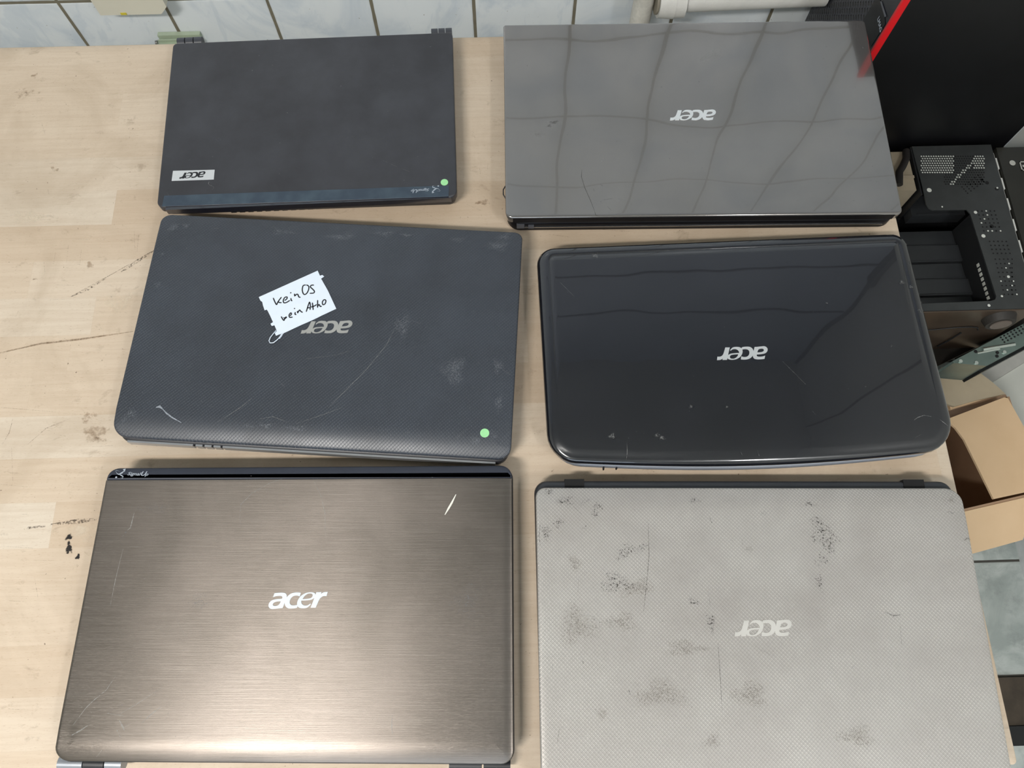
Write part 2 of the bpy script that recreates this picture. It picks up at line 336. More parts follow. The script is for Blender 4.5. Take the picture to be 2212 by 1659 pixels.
def signal_up(mb, c, size, ang, z, mi=0):
    m = frame2(c, ang)
    vs, fs = text_verts('Signal', size, .35, size * .01); mb.add([m @ Vector((x * 1.25 - size * .2, y, z)) for x, y, _ in vs], fs, mi)
    vs, fs = text_verts('U', size * 1.35, .35, size * .02); mb.add([m @ Vector((x * 1.2 + size * 1.78, y + size * .1, z)) for x, y, _ in vs], fs, mi)
    vs, fs = text_verts('p', size, .35, size * .01); mb.add([m @ Vector((x * 1.25 + size * 2.62, y, z)) for x, y, _ in vs], fs, mi)
    def rb(pts, wds): mb.ribbon([tuple((m @ Vector((px * size, py * size, 0)))[:2]) for px, py in [((a - ox) * .8 + ox, b * .8 - .25) for a, b in pts]], [q * size * .8 for q in wds], z, mi, True)
    ox = -3.15
    rb([(ox - 1.3, .95), (ox - .95, .35), (ox - .3, .05), (ox + .5, .55), (ox + 1.0, 1.1)], [.08, .1, .3, .42, .4])
    rb([(ox - .2, .1), (ox + .4, -.2), (ox + .95, -.45), (ox + .9, -.95), (ox + .4, -.8)], [.3, .3, .22, .16, .1])
    rb([(ox - 1.5, .9), (ox - 1.2, 1.15), (ox - .2, .95)], [.06, .08, .06])
    p = [(ox + .4, .95), (ox + 1.0, 1.11), (ox + .92, .35)]; mb.add([m @ Vector((x * size, y * size, z)) for x, y in p], [(0, 2, 1)], mi)
    p = [(ox - .68 + .22 * math.cos(a), -.85 + .2 * math.sin(a)) for a in [k * .7 for k in range(9)]]; mb.add([m @ Vector((x * size, y * size, z)) for x, y in p], [tuple(range(9))], mi)

# ------------------------------------------------------------------ the room
bx = MB().box
RX, WY, CZ, FZ = .965, .87, 1.70, -TZ
struct('floor', MB().box(-2.3, RX + .1, -2.5, WY + .1, FZ - .05, FZ), floor_tile)
struct('ceiling', MB().box(-2.3, RX + .1, -2.5, WY + .1, CZ, CZ + .06), paint_white)
struct('wall_back', MB().box(-2.3, RX + .1, WY, WY + .1, FZ, .85).box(-2.3, RX + .1, WY + .004, WY + .1, .85, CZ, 1), [wall_tile, plain('cool_wall_paint', lin(192, 198, 208), .7, 0, .05, 5)])
joint = plain('dark_joint_filler', lin(120, 118, 112), .8)
struct('trim_1', MB().box(-2.3, RX - .01, WY + .001, WY + .0038, 1.075, 1.081), joint)
struct('trim_2', MB().box(-2.3, RX - .01, WY + .001, WY + .0038, 1.325, 1.331), joint)
struct('trim_3', MB().box(RX - .006, RX - .0002, WY - .006, WY + .0038, .86, CZ).box(RX - .016, RX - .0002, WY - .016, WY + .0038, .86, 1.14), joint)
struct('trim_4', MB().box(RX - .003, RX - .0002, .60, .606, .0, CZ), joint)
struct('wall_right', MB().box(RX, RX + .1, -2.5, WY, FZ, CZ), paint_white)
struct('wall_left', MB().box(-2.4, -2.3, -2.5, WY, FZ, CZ), paint_white)
fw = MB(); fw.box(-2.3, -1.2, -2.5, -2.4, FZ, CZ); fw.box(.4, RX, -2.5, -2.4, FZ, CZ); fw.box(-1.2, .4, -2.5, -2.4, FZ, .2); fw.box(-1.2, .4, -2.5, -2.4, 1.35, CZ)
struct('wall_front', fw, paint_white)
wf = MB()
for x0, x1, z0, z1 in ((-1.2, .4, .2, .25), (-1.2, .4, 1.3, 1.35), (-1.2, -1.15, .25, 1.3), (.35, .4, .25, 1.3), (-.43, -.37, .25, 1.3)): wf.box(x0, x1, -2.47, -2.41, z0, z1)
struct('window_1', wf, plain('white_window_paint', lin(220, 220, 216), .4))

# ------------------------------------------------------------------ the workbench
tb = root('workbench', (-.4, .28, -TZ), 'long beech butcher-block workbench that the laptops lie on', 'table')
TX0, TX1, TY0, TY1 = -1.25, .4256, -.108, .6779
top = MB(); prof = [(.003, -.030), (0, -.027), (0, -.002), (.0008, -.0005), (.002, 0), (.01, 0)]
shell(top, [(TX0, TY1), (TX1, TY1), (TX1, TY0), (TX0, TY0)], [.004] * 4, prof)
def P0(l): return [tuple(U(a, b, 0)[:2]) for a, b in l]
def tr_(l, wpx, mi): top.ribbon(P0(l), wpx * .00045, .00008 + .00001 * mi, mi)
def tp_(c, rx, ry, ang, mi, peak=1.0): top.patch(P0([c])[0], rx * .00045, ry * .00045, ang, .00005 + .00001 * mi, mi, peak=peak)
# slots: 1 brown, 2 dark, 3 black, 4 line, 5 pale
tr_([(333, 541), (300, 562), (262, 588)], 9, 2); tr_([(228, 602), (190, 625), (150, 642)], 6, 2); tr_([(150, 642), (228, 600), (333, 541)], 2.2, 4)
tr_([(0, 762), (90, 742), (180, 732), (288, 716)], 5, 1); tr_([(0, 764), (88, 742), (160, 735), (225, 725)], 2.5, 4)
tr_([(58, 1141), (100, 1136)], 13, 2); tr_([(108, 1134), (170, 1126), (212, 1121)], 11, 2)
tp_((149, 1160), 9, 7, .3, 3); tp_((149, 1184), 7, 15, .15, 3); tp_((168, 1203), 5, 7, -.5, 3); tp_((162, 1221), 12, 9, 0, 2, .8)
tp_((205, 935), 34, 26, .2, 1); tp_((190, 900), 22, 16, .5, 1, .8); tp_((216, 950), 20, 9, 0, 1); tp_((140, 940), 18, 12, -.9, 2, .6); tp_((205, 778), 9, 11, 0, 2, .5)
tp_((76, 603), 9, 4, 0, 1); tp_((76, 603), 6, 3, 0, 2); tp_((195, 572), 10, 14, .6, 1); tp_((115, 655), 12, 9, 0, 2, .6); tp_((147, 657), 9, 9, .4, 2, .7); tp_((218, 708), 7, 12, -.4, 2, .8)
tp_((118, 366), 15, 8, -.5, 1); tp_((130, 372), 8, 5, -.4, 2, .7); tp_((120, 340), 70, 26, .1, 2, .35); tp_((60, 200), 50, 18, .1, 1, .6); tp_((75, 163), 14, 7, .3, 1)
tp_((1043, 437), 26, 9, .05, 1); tp_((1050, 438), 10, 4, .1, 2, .6); tp_((889, 470), 8, 3, .1, 2); tp_((990, 470), 34, 6, 0, 1, .5)
for q in ((32, 252), (170, 232), (306, 332), (100, 348), (220, 778), (90, 785), (12, 775), (218, 826), (176, 858), (150, 905), (119, 1054), (100, 1240), (141, 1250), (1040, 465), (1053, 182), (1168, 510), (1130, 566), (95, 412), (247, 484), (272, 520), (60, 545), (205, 1102), (90, 1018)): tp_(q, 3.4, 2.4, 1.0, 2, 1.0)
for l in (((155, 192), (172, 203)), ((103, 408), (106, 420)), ((95, 563), (97, 590)), ((34, 684), (40, 672)), ((90, 265), (98, 292)), ((1054, 352), (1053, 366)), ((1036, 362), (1038, 376)), ((240, 355), (262, 366)), ((290, 500), (292, 545)), ((300, 505), (296, 545)), ((176, 540), (172, 572)), ((148, 530), (144, 566)), ((120, 545), (116, 570)), ((0, 1046), (60, 1052)), ((28, 905), (20, 935), (5, 960)), ((0, 1180), (70, 1184)), ((25, 965), (28, 1040)), ((60, 960), (100, 925), (150, 905)), ((75, 1250), (82, 1290)), ((2, 880), (120, 890)), ((200, 965), (250, 962)), ((1008, 442), (1040, 455)), ((1185, 506), (1230, 512)), ((1300, 496), (1360, 500))): tr_(l, 1.8, 4)
for i in range(34):
    a = R_.uniform(0, 330); b = R_.uniform(470, 1650)
    tr_([(a, b), (a + R_.uniform(10, 45), b + R_.uniform(-2, 2))], R_.uniform(1, 2), 4)
for i in range(40):
    tp_((R_.uniform(10, 320), R_.uniform(120, 420)), R_.uniform(1.2, 3), R_.uniform(.8, 1.6), R_.uniform(0, 3), 2, .9)
tp_((60, 470), 50, 22, 0, 5); tp_((255, 650), 46, 30, 0, 5); tp_((190, 1150), 60, 30, 0, 5); tp_((430, 480), 50, 10, 0, 5)
top.link('tabletop', [wood, st_brown, st_dark, st_black, st_line, st_pale], tb, wxf(tb))
legm = plain('bench_leg_wood', lin(176, 140, 100), .6, 0, .15, 30)
for x in (TX0 + .06, TX1 - .09):
    for y in (TY0 + .07, TY1 - .07): MB().box(x - .03, x + .03, y - .03, y + .03, -TZ, -.030).link('leg', legm, tb, wxf(tb))
MB().box(TX0 + .09, TX1 - .12, TY0 + .055, TY0 + .08, -.115, -.0305).link('rail', legm, tb, wxf(tb))
MB().box(TX0 + .09, TX1 - .12, TY1 - .08, TY1 - .055, -.115, -.0305).link('rail', legm, tb, wxf(tb))

# ------------------------------------------------------------------ laptops
silver_logo = plain('brushed_silver_badge', lin(198, 196, 190), .38, .75, .03)
bright_logo = plain('polished_silver_badge', lin(226, 228, 228), .3, .6, .02)
pale_print = plain('pale_grey_print', lin(160, 168, 178), .5)
black_plastic = plain('black_base_plastic', lin(34, 34, 38), .42, 0, .1, 40)
dark_gap = plain('dark_gap', lin(8, 8, 9), .8)
green_paper = plain('green_paper_dot', lin(152, 214, 152), .7, 0, .05, 300)
white_sticker = plain('white_badge', lin(192, 195, 197), .35, 0, .02)
ink = plain('dark_ink', lin(26, 27, 32), .5)
class Laptop:
    def __init__(s, cs, label, ztop, ang):
        c = sum((Vector(q) for q in cs), Vector((0, 0))) / 4; s.z = ztop
        s.root = root('laptop', (c.x, c.y, 0), label, 'laptop', ang)
        s.m = wxf(s.root); s.cs = [tuple((s.m @ Vector((q[0], q[1], 0)))[:2]) for q in cs]
    def loc(s, u, v, z=None):
        p = s.m @ U(u, v, s.z if z is None else z); return (p.x, p.y)
    def locs(s, l, z=None): return [s.loc(a, b, z) for a, b in l]
    def part(s, name, mb, mats, label=None, parent=None):
        o = mb.link(name, mats, parent or s.root)
        if label: o['label'] = label
        return o
    def scr(s, mb, l, wpx, mi, dz=.00008): mb.ribbon(s.locs(l), wpx * (.00028 if wpx < 3 else .0004), s.z + dz + mi * .00001, mi)
    def pat(s, mb, c, rx, ry, ang, mi, dz=.00008, peak=1.0): mb.patch(s.loc(*c), rx * .00043, ry * .00043, ang, s.z + dz + mi * .00001, mi, peak=peak)
    def width(s, a, b): return (Vector(s.loc(*a)) - Vector(s.loc(*b))).length
    def logo(s, a, b, up, mat, z=None):
        """a, b: pixel ends of the word (left to right in the photo)"""
        p, q = Vector(s.loc(*a)), Vector(s.loc(*b)); c = (p + q) / 2; ang = math.atan2((q - p).y, (q - p).x) + (0 if up else math.pi)
        mb = MB(); logo(mb, c, (q - p).length, ang, s.z if z is None else z); return s.part('logo', mb, mat)
def shrink(cs, k, dy=(0, 0)):
    c = sum((Vector(q) for q in cs), Vector((0, 0))) / 4; out = []
    for q, dyy in zip(cs, (dy[0], dy[0], dy[1], dy[1])):
        v = Vector(q); out.append((v.x - math.copysign(k, v.x - c.x), v.y - math.copysign(k, v.y - c.y) + dyy))
    return out
def feet(L, cs, mat):
    for q in shrink(cs, .022): MB().cyl((q[0], q[1], 0), (q[0], q[1], .0022), .006, 14).link('rubber_foot', mat, L.root)
def dust(L, mb, n, mi, k=1.0):
    (x0, y0), (x1, y1) = L.cs[3], L.cs[1]
    for i in range(n):
        mb.patch((R_.uniform(x0 + .01, x1 - .01), R_.uniform(y0 + .01, y1 - .01)), R_.uniform(.0003, .0009) * k, R_.uniform(.0003, .0007) * k, 0, L.z + .0001, mi, 6)

# --- 1: small black laptop with the sticker badge
k = NT('soft_touch_black_lid'); n = k.noise(k.obj(), 22, 5, .6); c = k.mix(k.rng(n, .35, .7), lin(45, 45, 49), lin(57, 58, 63))
m_l1 = k.pbr(c, k.rng(n, .3, .7, .5, .42), 0, k.bump(k.noise(k.obj(), 900, 2), .15, .0002), None, .5)
k = NT('blue_grey_strip'); n = k.noise(k.obj(), 60, 4); m_strip = k.pbr(k.mix(k.rng(n, .4, .75), lin(48, 60, 73), lin(62, 77, 88)), .25, 0, None, None, .5)
navy = plain('glossy_navy_edge', lin(16, 19, 32), .12, 0, .05, 40, .6, 1.0)
L1 = Laptop([(-.363, .652), (-.048, .659), (-.044, .443), (-.355, .439)], 'small matt black laptop at the back left with a white badge on its lid', .027, .0217)
b = MB(); bc = shrink(L1.cs, .0015, (0, .001)); shell(b, bc, [.008] * 4, [(.008, .0022), (.003, .004), (.0005, .008), (0, .0145), (.0015, .0172), (.004, .0172)])
L1.part('base', b, black_plastic); feet(L1, bc, black_plastic)
g = MB(); gx = L1.cs[3][0]
for i in range(12): g.box(gx + .07 + i * .009, gx + .0755 + i * .009, bc[3][1] - .0001, bc[3][1] + .001, .0065, .0085)
L1.part('front_slots', g, dark_gap)
l = MB(); shell(l, L1.cs, [.005, .005, .008, .007], lid_prof(.0176, .027, .0014), [('front', .004, .0008)], ztop=.027)
for q, e in (((1000, 0), 0),): pass
for s_ in ([(828, 347), (857, 360)], [(868, 364), (884, 371)], [(455, 400), (463, 405), (458, 410)], [(452, 391), (450, 397), (455, 402)], [(436, 110), (442, 109)], [(360, 415), (366, 424)]): L1.scr(l, s_, 1.6, 1)
for q in ((588, 141), (545, 152), (737, 186), (838, 240), (621, 244), (604, 375), (873, 389), (505, 405), (560, 120), (930, 101)): L1.pat(l, q, 2.4, 2, 0, 1)
for q, a, b_ in (((590, 141), 9, 6), ((408, 345), 12, 5), ((497, 345), 12, 7), ((470, 300), 30, 16), ((760, 300), 36, 18), ((900, 160), 25, 14), ((650, 200), 60, 20)): L1.pat(l, q, a, b_, .2, 2, peak=.7)
dust(L1, l, 40, 1)
lid = L1.part('lid', l, [m_l1, sx_white, sx_scuff])
st = MB(); sp = L1.locs([(355, 423), (970, 401), (969, 424.5), (350, 446)]); st.prism([sp[3], sp[2], sp[1], sp[0]], L1.z, L1.z + .00025); L1.part('antenna_strip', st, m_strip, 'blue-grey glossy strip along the front of the lid')
fe = MB(); p3, p2 = L1.cs[3], L1.cs[2]; fe.box(p3[0] + .009, p2[0] - .006, min(p3[1], p2[1]) - .0006, max(p3[1], p2[1]) + .003, .0182, .0262); L1.part('lid_front_edge', fe, navy, 'glossy navy edge')
t = MB(); signal_up(t, L1.loc(914, 411), .0042, math.pi + .035, L1.z + .0004); L1.part('strip_print', t, pale_print)
bd = MB(); sp = L1.locs([(374, 369.5), (464, 367), (462, 388), (371, 391)]); bd.prism([sp[3], sp[2], sp[1], sp[0]], L1.z, L1.z + .0004); bo = L1.part('badge', bd, white_sticker, 'white rectangular badge')
lg = MB(); p, q = Vector(L1.loc(388, 379.5)), Vector(L1.loc(444, 377.5)); logo(lg, (p + q) / 2, (q - p).length, math.pi + .03, L1.z + .0004, 0, .0001); L1.part('badge_lettering', lg, ink, None, bo)
def dot(L, c, rpx):
    d = MB(); p = L.loc(*c); r = rpx * .00046; d.prism([(p[0] + r * math.cos(a), p[1] + r * math.sin(a)) for a in [i * math.pi / 14 for i in range(28)]], L.z, L.z + .0003); L.part('round_sticker', d, green_paper, 'round light green sticker')
dot(L1, (960, 394), 8.5)
for a, b_ in ((382, 437), (931, 977)):
    h = MB(); p, q = Vector(L1.loc(a, 92 if a < 500 else 72, .02)), Vector(L1.loc(b_, 89 if a < 500 else 70, .02)); d = (q - p) / 3; hz = .0165
    for i in range(3): u0, u1 = p + d * i + d * .06, p + d * (i + 1) - d * .06; h.cyl((u0.x, u0.y + .0015, hz), (u1.x, u1.y + .0015, hz), .0062, 18)
    L1.part('hinge', h, plain('grey_hinge_plastic', lin(60, 62, 68), .4))

# --- 2: large glossy grey laptop
k = NT('glossy_grey_lid'); n = k.noise(k.obj(), 9, 4); wv = k.noise(k.scale(k.obj(), (1, 1, 0)), 5.5, 2, .4)
m_l2 = k.pbr(k.mix(k.rng(n, .35, .7), lin(126, 122, 119), lin(134, 130, 127)), .12, .75, k.bump(wv, .6, .0045), None, .5, 1.0, .015)
L2 = Laptop([(.010, .665), (.4215, .6605), (.415, .4075), (.006, .4145)], 'large glossy grey laptop at the back right mirroring the wall tiles', .030, -.0187)
edge_black = plain('black_edge_plastic', lin(14, 14, 18), .45, 0, .1, 40, .2)
gloss_black = plain('glossy_black_trim', lin(14, 15, 20), .1, 0, .1, 50, .6, 1.0)
b = MB(); bc = shrink(L2.cs, .0015, (0, -.0012)); shell(b, bc, [.006, .006, .012, .014], [(.006, .0012), (.001, .0025), (0, .005), (0, .0155), (.001, .0185), (.005, .0185)]); L2.part('base', b, edge_black); feet(L2, bc, black_plastic)
l = MB(); shell(l, L2.cs, [.003, .005, .006, .007], lid_prof(.0205, .030, .0015), [('front', .0025, .0005)], ztop=.030)
for s_ in ([(1257, 366), (1256, 382), (1263, 405), (1275, 432), (1284, 455)], [(1284, 455), (1287, 465), (1292, 466)], [(1282, 408), (1284, 414)], [(1312, 446), (1320, 454)], [(1297, 398), (1302, 402)], [(1304, 432), (1322, 429)]): L2.scr(l, s_, 2.2, 1)
L2.pat(l, (1198, 264), 16, 7, .2, 1, peak=1); L2.pat(l, (1186, 272), 8, 5, 0, 1, peak=1); L2.pat(l, (1162, 290), 16, 7, 0, 1, peak=.6); L2.pat(l, (1540, 120), 30, 16, .5, 1, peak=.5)
dust(L2, l, 60, 2); L2.pat(l, (1864, 103), 2, 3, 0, 2); L2.pat(l, (1429, 188), 2, 2, 0, 2)
L2.part('lid', l, [m_l2, sx_dark, sx_white]); L2.logo((1446, 249), (1547, 248), False, bright_logo)
fe = MB(); p3, p2 = bc[3], bc[2]; e = (Vector(p2) - Vector(p3)).normalized(); fr = frame2(p3, math.atan2(e.y, e.x))
fe.box(.014, .395, -.0009, .001, .0105, .0114, 0, fr); L2.part('front_trim', fe, plain('chrome_line', lin(200, 200, 200), .2, 1.0), 'thin chrome line along the front')
q3, q2_ = L2.cs[3], L2.cs[2]; e = (Vector(q2_) - Vector(q3)).normalized(); fr2 = frame2(q3, math.atan2(e.y, e.x))
ff = MB(); ff.box(.0075, .4015, -.0004, .002, .0208, .0284, 0, fr2); L2.part('lid_front_edge', ff, edge_black, 'glossy black front edge')
la = MB(); la.box(.010, .018, -.0012, .003, .010, .0165, 0, fr); la.box(.022, .028, -.002, .003, .011, .0155, 0, fr); L2.part('lock_slot', la, plain('worn_edge_metal', lin(90, 92, 98), .4, .4))
cl = MB(); p = L2.loc(1086, 415, .012); cl.tube([(L2.cs[0][0] + .003, p[1] + .012, .012), (L2.cs[0][0] - .0016, p[1] + .003, .012), (L2.cs[0][0] - .0016, p[1] - .003, .012), (L2.cs[0][0] + .003, p[1] - .012, .012)], .0007, 8); L2.part('side_clip', cl, gloss_black)
h = MB(); h.box(-.155, -.095, L2.cs[0][1] - .004, L2.cs[0][1] + .0015, .008, .019); L2.part('hinge', h, black_plastic); h = MB(); h.box(.095, .155, L2.cs[0][1] - .004, L2.cs[0][1] + .0015, .008, .019); L2.part('hinge', h, black_plastic)

# --- 3: textured dark laptop with the paper note
def weave(name, ca, cb, period, ang, rough, metal, spec, bump, side=.0):
    k = NT(name); xyz = k.sep(k.obj()); d1 = k.dash(xyz[0], xyz[1], period, ang, .34, .12); d2 = k.dash(xyz[0], xyz[1], period, ang + math.pi / 2, .32, .11, .5)
    n = k.noise(k.obj(), 14, 5, .6); col = k.mix(k.rng(n, .35, .68), ca, cb)
    glint = k.rng(k.noise(k.obj(), 30, 3), .35, .65, .35, 1)
    col = k.mix(k.ma('MULTIPLY', k.ma('MULTIPLY', d1, glint), .34), col, tuple(min(1, x * 2.6 + .04) for x in ca)); col = k.mix(k.ma('MULTIPLY', d2, side or .14), col, tuple(x * .45 for x in ca))  # lighter dashes paint the specular glints of the embossing into the colour
    hgt = k.ma('SUBTRACT', d1, k.ma('MULTIPLY', d2, .25))
    return k.pbr(col, k.rng(n, .3, .7, rough, rough - .08), metal, k.bump(hgt, bump, .00035), None, spec)
m_l3 = weave('embossed_charcoal_lid', lin(44, 48, 55), lin(53, 58, 66), .00345, math.radians(48), .42, 0, .6, .65)
L3 = Laptop([(-.346, .429), (.023, .397), (.004, .161), (-.366, .194)], 'dark textured laptop in the middle left lying under the handwritten paper note', .032, -.0855)
b = MB(); bc = shrink(L3.cs, .002, (0, -.0042)); shell(b, bc, [.012] * 4, [(.012, .0022), (.004, .004), (.0008, .010), (0, .017), (.001, .0215), (.004, .0215)]); L3.part('base', b, black_plastic); feet(L3, bc, black_plastic)
l = MB(); shell(l, L3.cs, [.010, .009, .012, .013], lid_prof(.0225, .032, .0016, .024), [('front', .026, .0065), ('back', .018, .002)], ztop=.032)
for s_ in ([(855, 706), (835, 745), (790, 800), (740, 850), (710, 880)], [(722, 768), (755, 758)], [(662, 775), (720, 768)], [(458, 495), (475, 492)], [(560, 905), (590, 900), (620, 912)], [(640, 915), (700, 895), (740, 880)], [(1085, 797), (1102, 810)], [(470, 912), (520, 880), (545, 860)], [(600, 820), (615, 835)], [(884, 690), (910, 700)], [(300, 920), (318, 908)], [(985, 948), (1010, 925)]): L3.scr(l, s_, 1.8, 2)
L3.scr(l, [(337, 880), (345, 878), (352, 884)], 6, 1); L3.scr(l, [(350, 882), (360, 893), (372, 902), (392, 913)], 3.2, 1)
for q, a, b_, an in (((375, 492), 22, 14, .3), ((402, 488), 14, 12, 0), ((620, 502), 34, 8, 0), ((600, 500), 20, 12, .2), ((752, 510), 16, 20, 0), ((830, 505), 40, 10, 0), ((730, 512), 40, 12, 0), ((880, 508), 30, 8, 0), ((1075, 530), 40, 22, .1), ((1090, 512), 26, 14, .3), ((990, 518), 26, 9, 0), ((352, 548), 6, 8, 0), ((340, 615), 14, 10, .3), ((282, 895), 22, 18, .3), ((270, 905), 16, 12, 0), ((540, 920), 28, 9, 0), ((575, 918), 28, 9, 0), ((640, 925), 40, 9, 0), ((1075, 790), 16, 26, 0), ((1078, 870), 12, 30, 0), ((1062, 940), 22, 16, 0), ((1030, 950), 30, 12, .2), ((870, 705), 26, 40, 0), ((980, 800), 40, 50, 0)):
    L3.pat(l, q, a * 1.15, b_ * 1.15, an, 3)
dust(L3, l, 110, 2)
L3.part('lid', l, [m_l3, sx_smear, sx_white, sx_scuff]); L3.logo((651, 707), (761, 706), False, silver_logo)
tr = MB(); p3, p2 = bc[3], bc[2]; e = Vector(p2) - Vector(p3); LL = e.length; fr = frame2(p3, math.atan2(e.y, e.x))
for x0, x1 in ((.010, .072), (.0745, .081), (.083, .0895), (.0915, .098), (.100, LL - .012)): tr.box(x0, x1, -.0010, .002, .0120, .0208, 0, fr)
L3.part('front_trim', tr, plain('silver_trim', lin(178, 180, 184), .3, .7), 'thin silver trim with three buttons')
h = MB(); p0, p1 = L3.cs[0], L3.cs[1]; e = Vector(p1) - Vector(p0); fr = frame2(p0, math.atan2(e.y, e.x))
h.box(.045, .062, -.004, .0015, .012, .026, 0, fr); L3.part('hinge', h, dark_gap); h = MB(); h.box(.325, .345, -.004, .0015, .012, .026, 0, fr); L3.part('hinge', h, dark_gap)
dot(L3, (1047, 935.5), 9.2)

# --- 4: glossy black laptop
k = NT('piano_black_lid'); n = k.noise(k.obj(), 12, 5); wv = k.noise(k.obj(), 7, 2, .4)
spk = k.rng(k.noise(k.obj(), 1500, 1), .68, .75)
m_l4 = k.pbr(k.mix(k.ma('MULTIPLY', spk, .25), k.mix(k.rng(n, .35, .7), lin(15, 16, 22), lin(22, 23, 29)), lin(74, 76, 84)), .22, 0, k.bump(wv, .6, .0016), None, .5, 1.0, .02)
L4 = Laptop([(.036, .378), (.412, .385), (.417, .1585), (.0385, .158)], 'glossy black laptop with rounded corners in the middle right', .036, .0106)
silver_base = plain('silver_grey_base', lin(134, 138, 146), .35, .3, .05, 30)
b = MB(); bc = shrink(L4.cs, .001, (-.002, -.0015)); shell(b, bc, [.020, .018, .034, .030], [(.016, .0022), (.006, .004), (.0015, .010), (0, .018), (.0012, .0225), (.006, .0225)], bow=.010); L4.part('base', b, silver_base, 'silver-grey underside shell'); feet(L4, bc, black_plastic)
l = MB(); pr = [(.002, .0232), (.0003, .0245), (0, .0265), (.0006, .0295), (.002, .0322), (.0045, .0344), (.0075, .0354), (.0112, .0360), (.0116, .0356), (.0122, .0354), (.0128, .0356), (.0132, .0360), (.018, .036), (.023, .036), (.030, .036), (.040, .036), (.042, .036)]
shell(l, L4.cs, [.018, .016, .030, .026], pr, [('front', .030, .0036)], bow=.009, ztop=.036)
nn_ = len(l.v) // len(pr)
for j in range(7, 14):
    for i in range(nn_):
        q = l.v[j * nn_ + i]; f = min(1, max(0, (q.y - L4.cs[3][1] - .045) / .06)); q.z += (1 - f) * max(0, .0360 - pr[j][1])
for s_ in ([(1354, 958), (1355, 976), (1353, 993)], [(1980, 672), (1986, 668), (1990, 676)], [(1962, 568), (1966, 574)], [(1280, 549), (1292, 556)], [(1290, 545), (1290, 562)], [(1974, 908), (1982, 902), (1996, 897), (2012, 900)], [(1976, 946), (1990, 938)], [(2030, 906), (2040, 914), (2048, 920)], [(1755, 888), (1762, 896)], [(1600, 976), (1604, 984)], [(1636, 973), (1640, 985)], [(1210, 610), (1240, 640)], [(1690, 780), (1740, 830)]): L4.scr(l, s_, 1.8, 1)
for q, a, b_ in (((1322, 942), 10, 8), ((1420, 940), 9, 6), ((1430, 946), 9, 6), ((1785, 655), 4, 3), ((1570, 879), 4, 3), ((1926, 747), 3, 3), ((1870, 834), 3, 3), ((1948, 610), 8, 6), ((1968, 620), 8, 6), ((1493, 878), 6, 5), ((1286, 552), 9, 7)): L4.pat(l, q, a, b_, 0, 1, peak=.9)
dust(L4, l, 170, 1, .6)
L4.part('lid', l, [m_l4, sx_white]); L4.logo((1547, 764), (1659, 762), False, bright_logo)
bt = MB(); e = Vector(bc[2]) - Vector(bc[3])
for x in (.050, .062):
    bt = MB().box(bc[3][0] + x, bc[3][0] + x + .0012, bc[3][1] - .0066, bc[3][1] + .003, .015, .0200); L4.part('button_mark', bt, dark_gap)
h = MB(); h.box(-.150, -.100, L4.cs[0][1] - .006, L4.cs[0][1] + .0022, .010, .022); L4.part('hinge', h, gloss_black); h = MB(); h.box(.100, .150, L4.cs[0][1] - .004, L4.cs[0][1] + .004, .010, .022); L4.part('hinge', h, gloss_black)

# --- 5: brushed bronze-grey laptop, logo upright
k = NT('brushed_bronze_lid'); P = k.obj(); br = k.noise(k.scale(P, (9, 900, 1)), 1.6, 5, .7); br2 = k.noise(k.scale(P, (22, 2600, 1)), 1.0, 3, .6)
n = k.noise(P, 9, 5, .6, .5); c = k.mix(k.rng(n, .35, .7), lin(112, 105, 98), lin(122, 114, 107)); c = k.mix(k.rng(br, .45, .66, 0, .45), c, lin(140, 133, 126))
m_l5 = k.pbr(c, k.rng(n, .3, .7, .30, .36), .9, k.bump(k.ma('ADD', br, k.ma('MULTIPLY', br2, .5)), .34, .0002), None, .5)
vt = k.n('ShaderNodeVectorTransform', vector_type='VECTOR', convert_from='OBJECT', convert_to='WORLD'); vt.inputs[0].default_value = (0, 1, 0)
pb = [x for x in k.t.nodes if x.type == 'BSDF_PRINCIPLED'][0]; k.t.links.new(vt.outputs[0], pb.inputs['Tangent']); pb.inputs['Anisotropic'].default_value = .85
L5 = Laptop([(-.363, .164), (.006, .156), (0, -.0925), (-.3745, -.0795)], 'brushed bronze-grey laptop at the front left with upright lid lettering', .030, -.0317)
b = MB(); bc = shrink(L5.cs, .0015); shell(b, bc, [.012, .012, .010, .010], [(.012, .0022), (.004, .004), (.0008, .010), (0, .016), (.001, .0198), (.004, .0198)]); L5.part('base', b, black_plastic); feet(L5, bc, black_plastic)
bz = MB(); shell(bz, L5.cs, [.010, .012, .011, .012], [(.002, .0203), (0, .0207), (0, .0222), (.0006, .0226), (.002, .0226), (.01, .0226)]); L5.part('lid_frame', bz, plain('black_lid_frame', lin(22, 22, 26), .35), 'black plastic frame round the lid')
l = MB(); c5 = L5.cs; q0 = L5.loc(236, 1037); q1 = L5.loc(1110, 1032); ci = shrink(c5, .0007)
lc = [(ci[0][0] + (q0[0] - c5[0][0]) * .0 - .0022 * .55, q0[1]), (ci[1][0] - .0002, q1[1]), ci[2], ci[3]]
shell(l, lc, [.0007, .0007, .010, .011], lid_prof(.0227, .0302, .0008, .02), [('front', .017, .0052), ('right', .008, .0008)], ztop=.0302)
L5.z = .0302
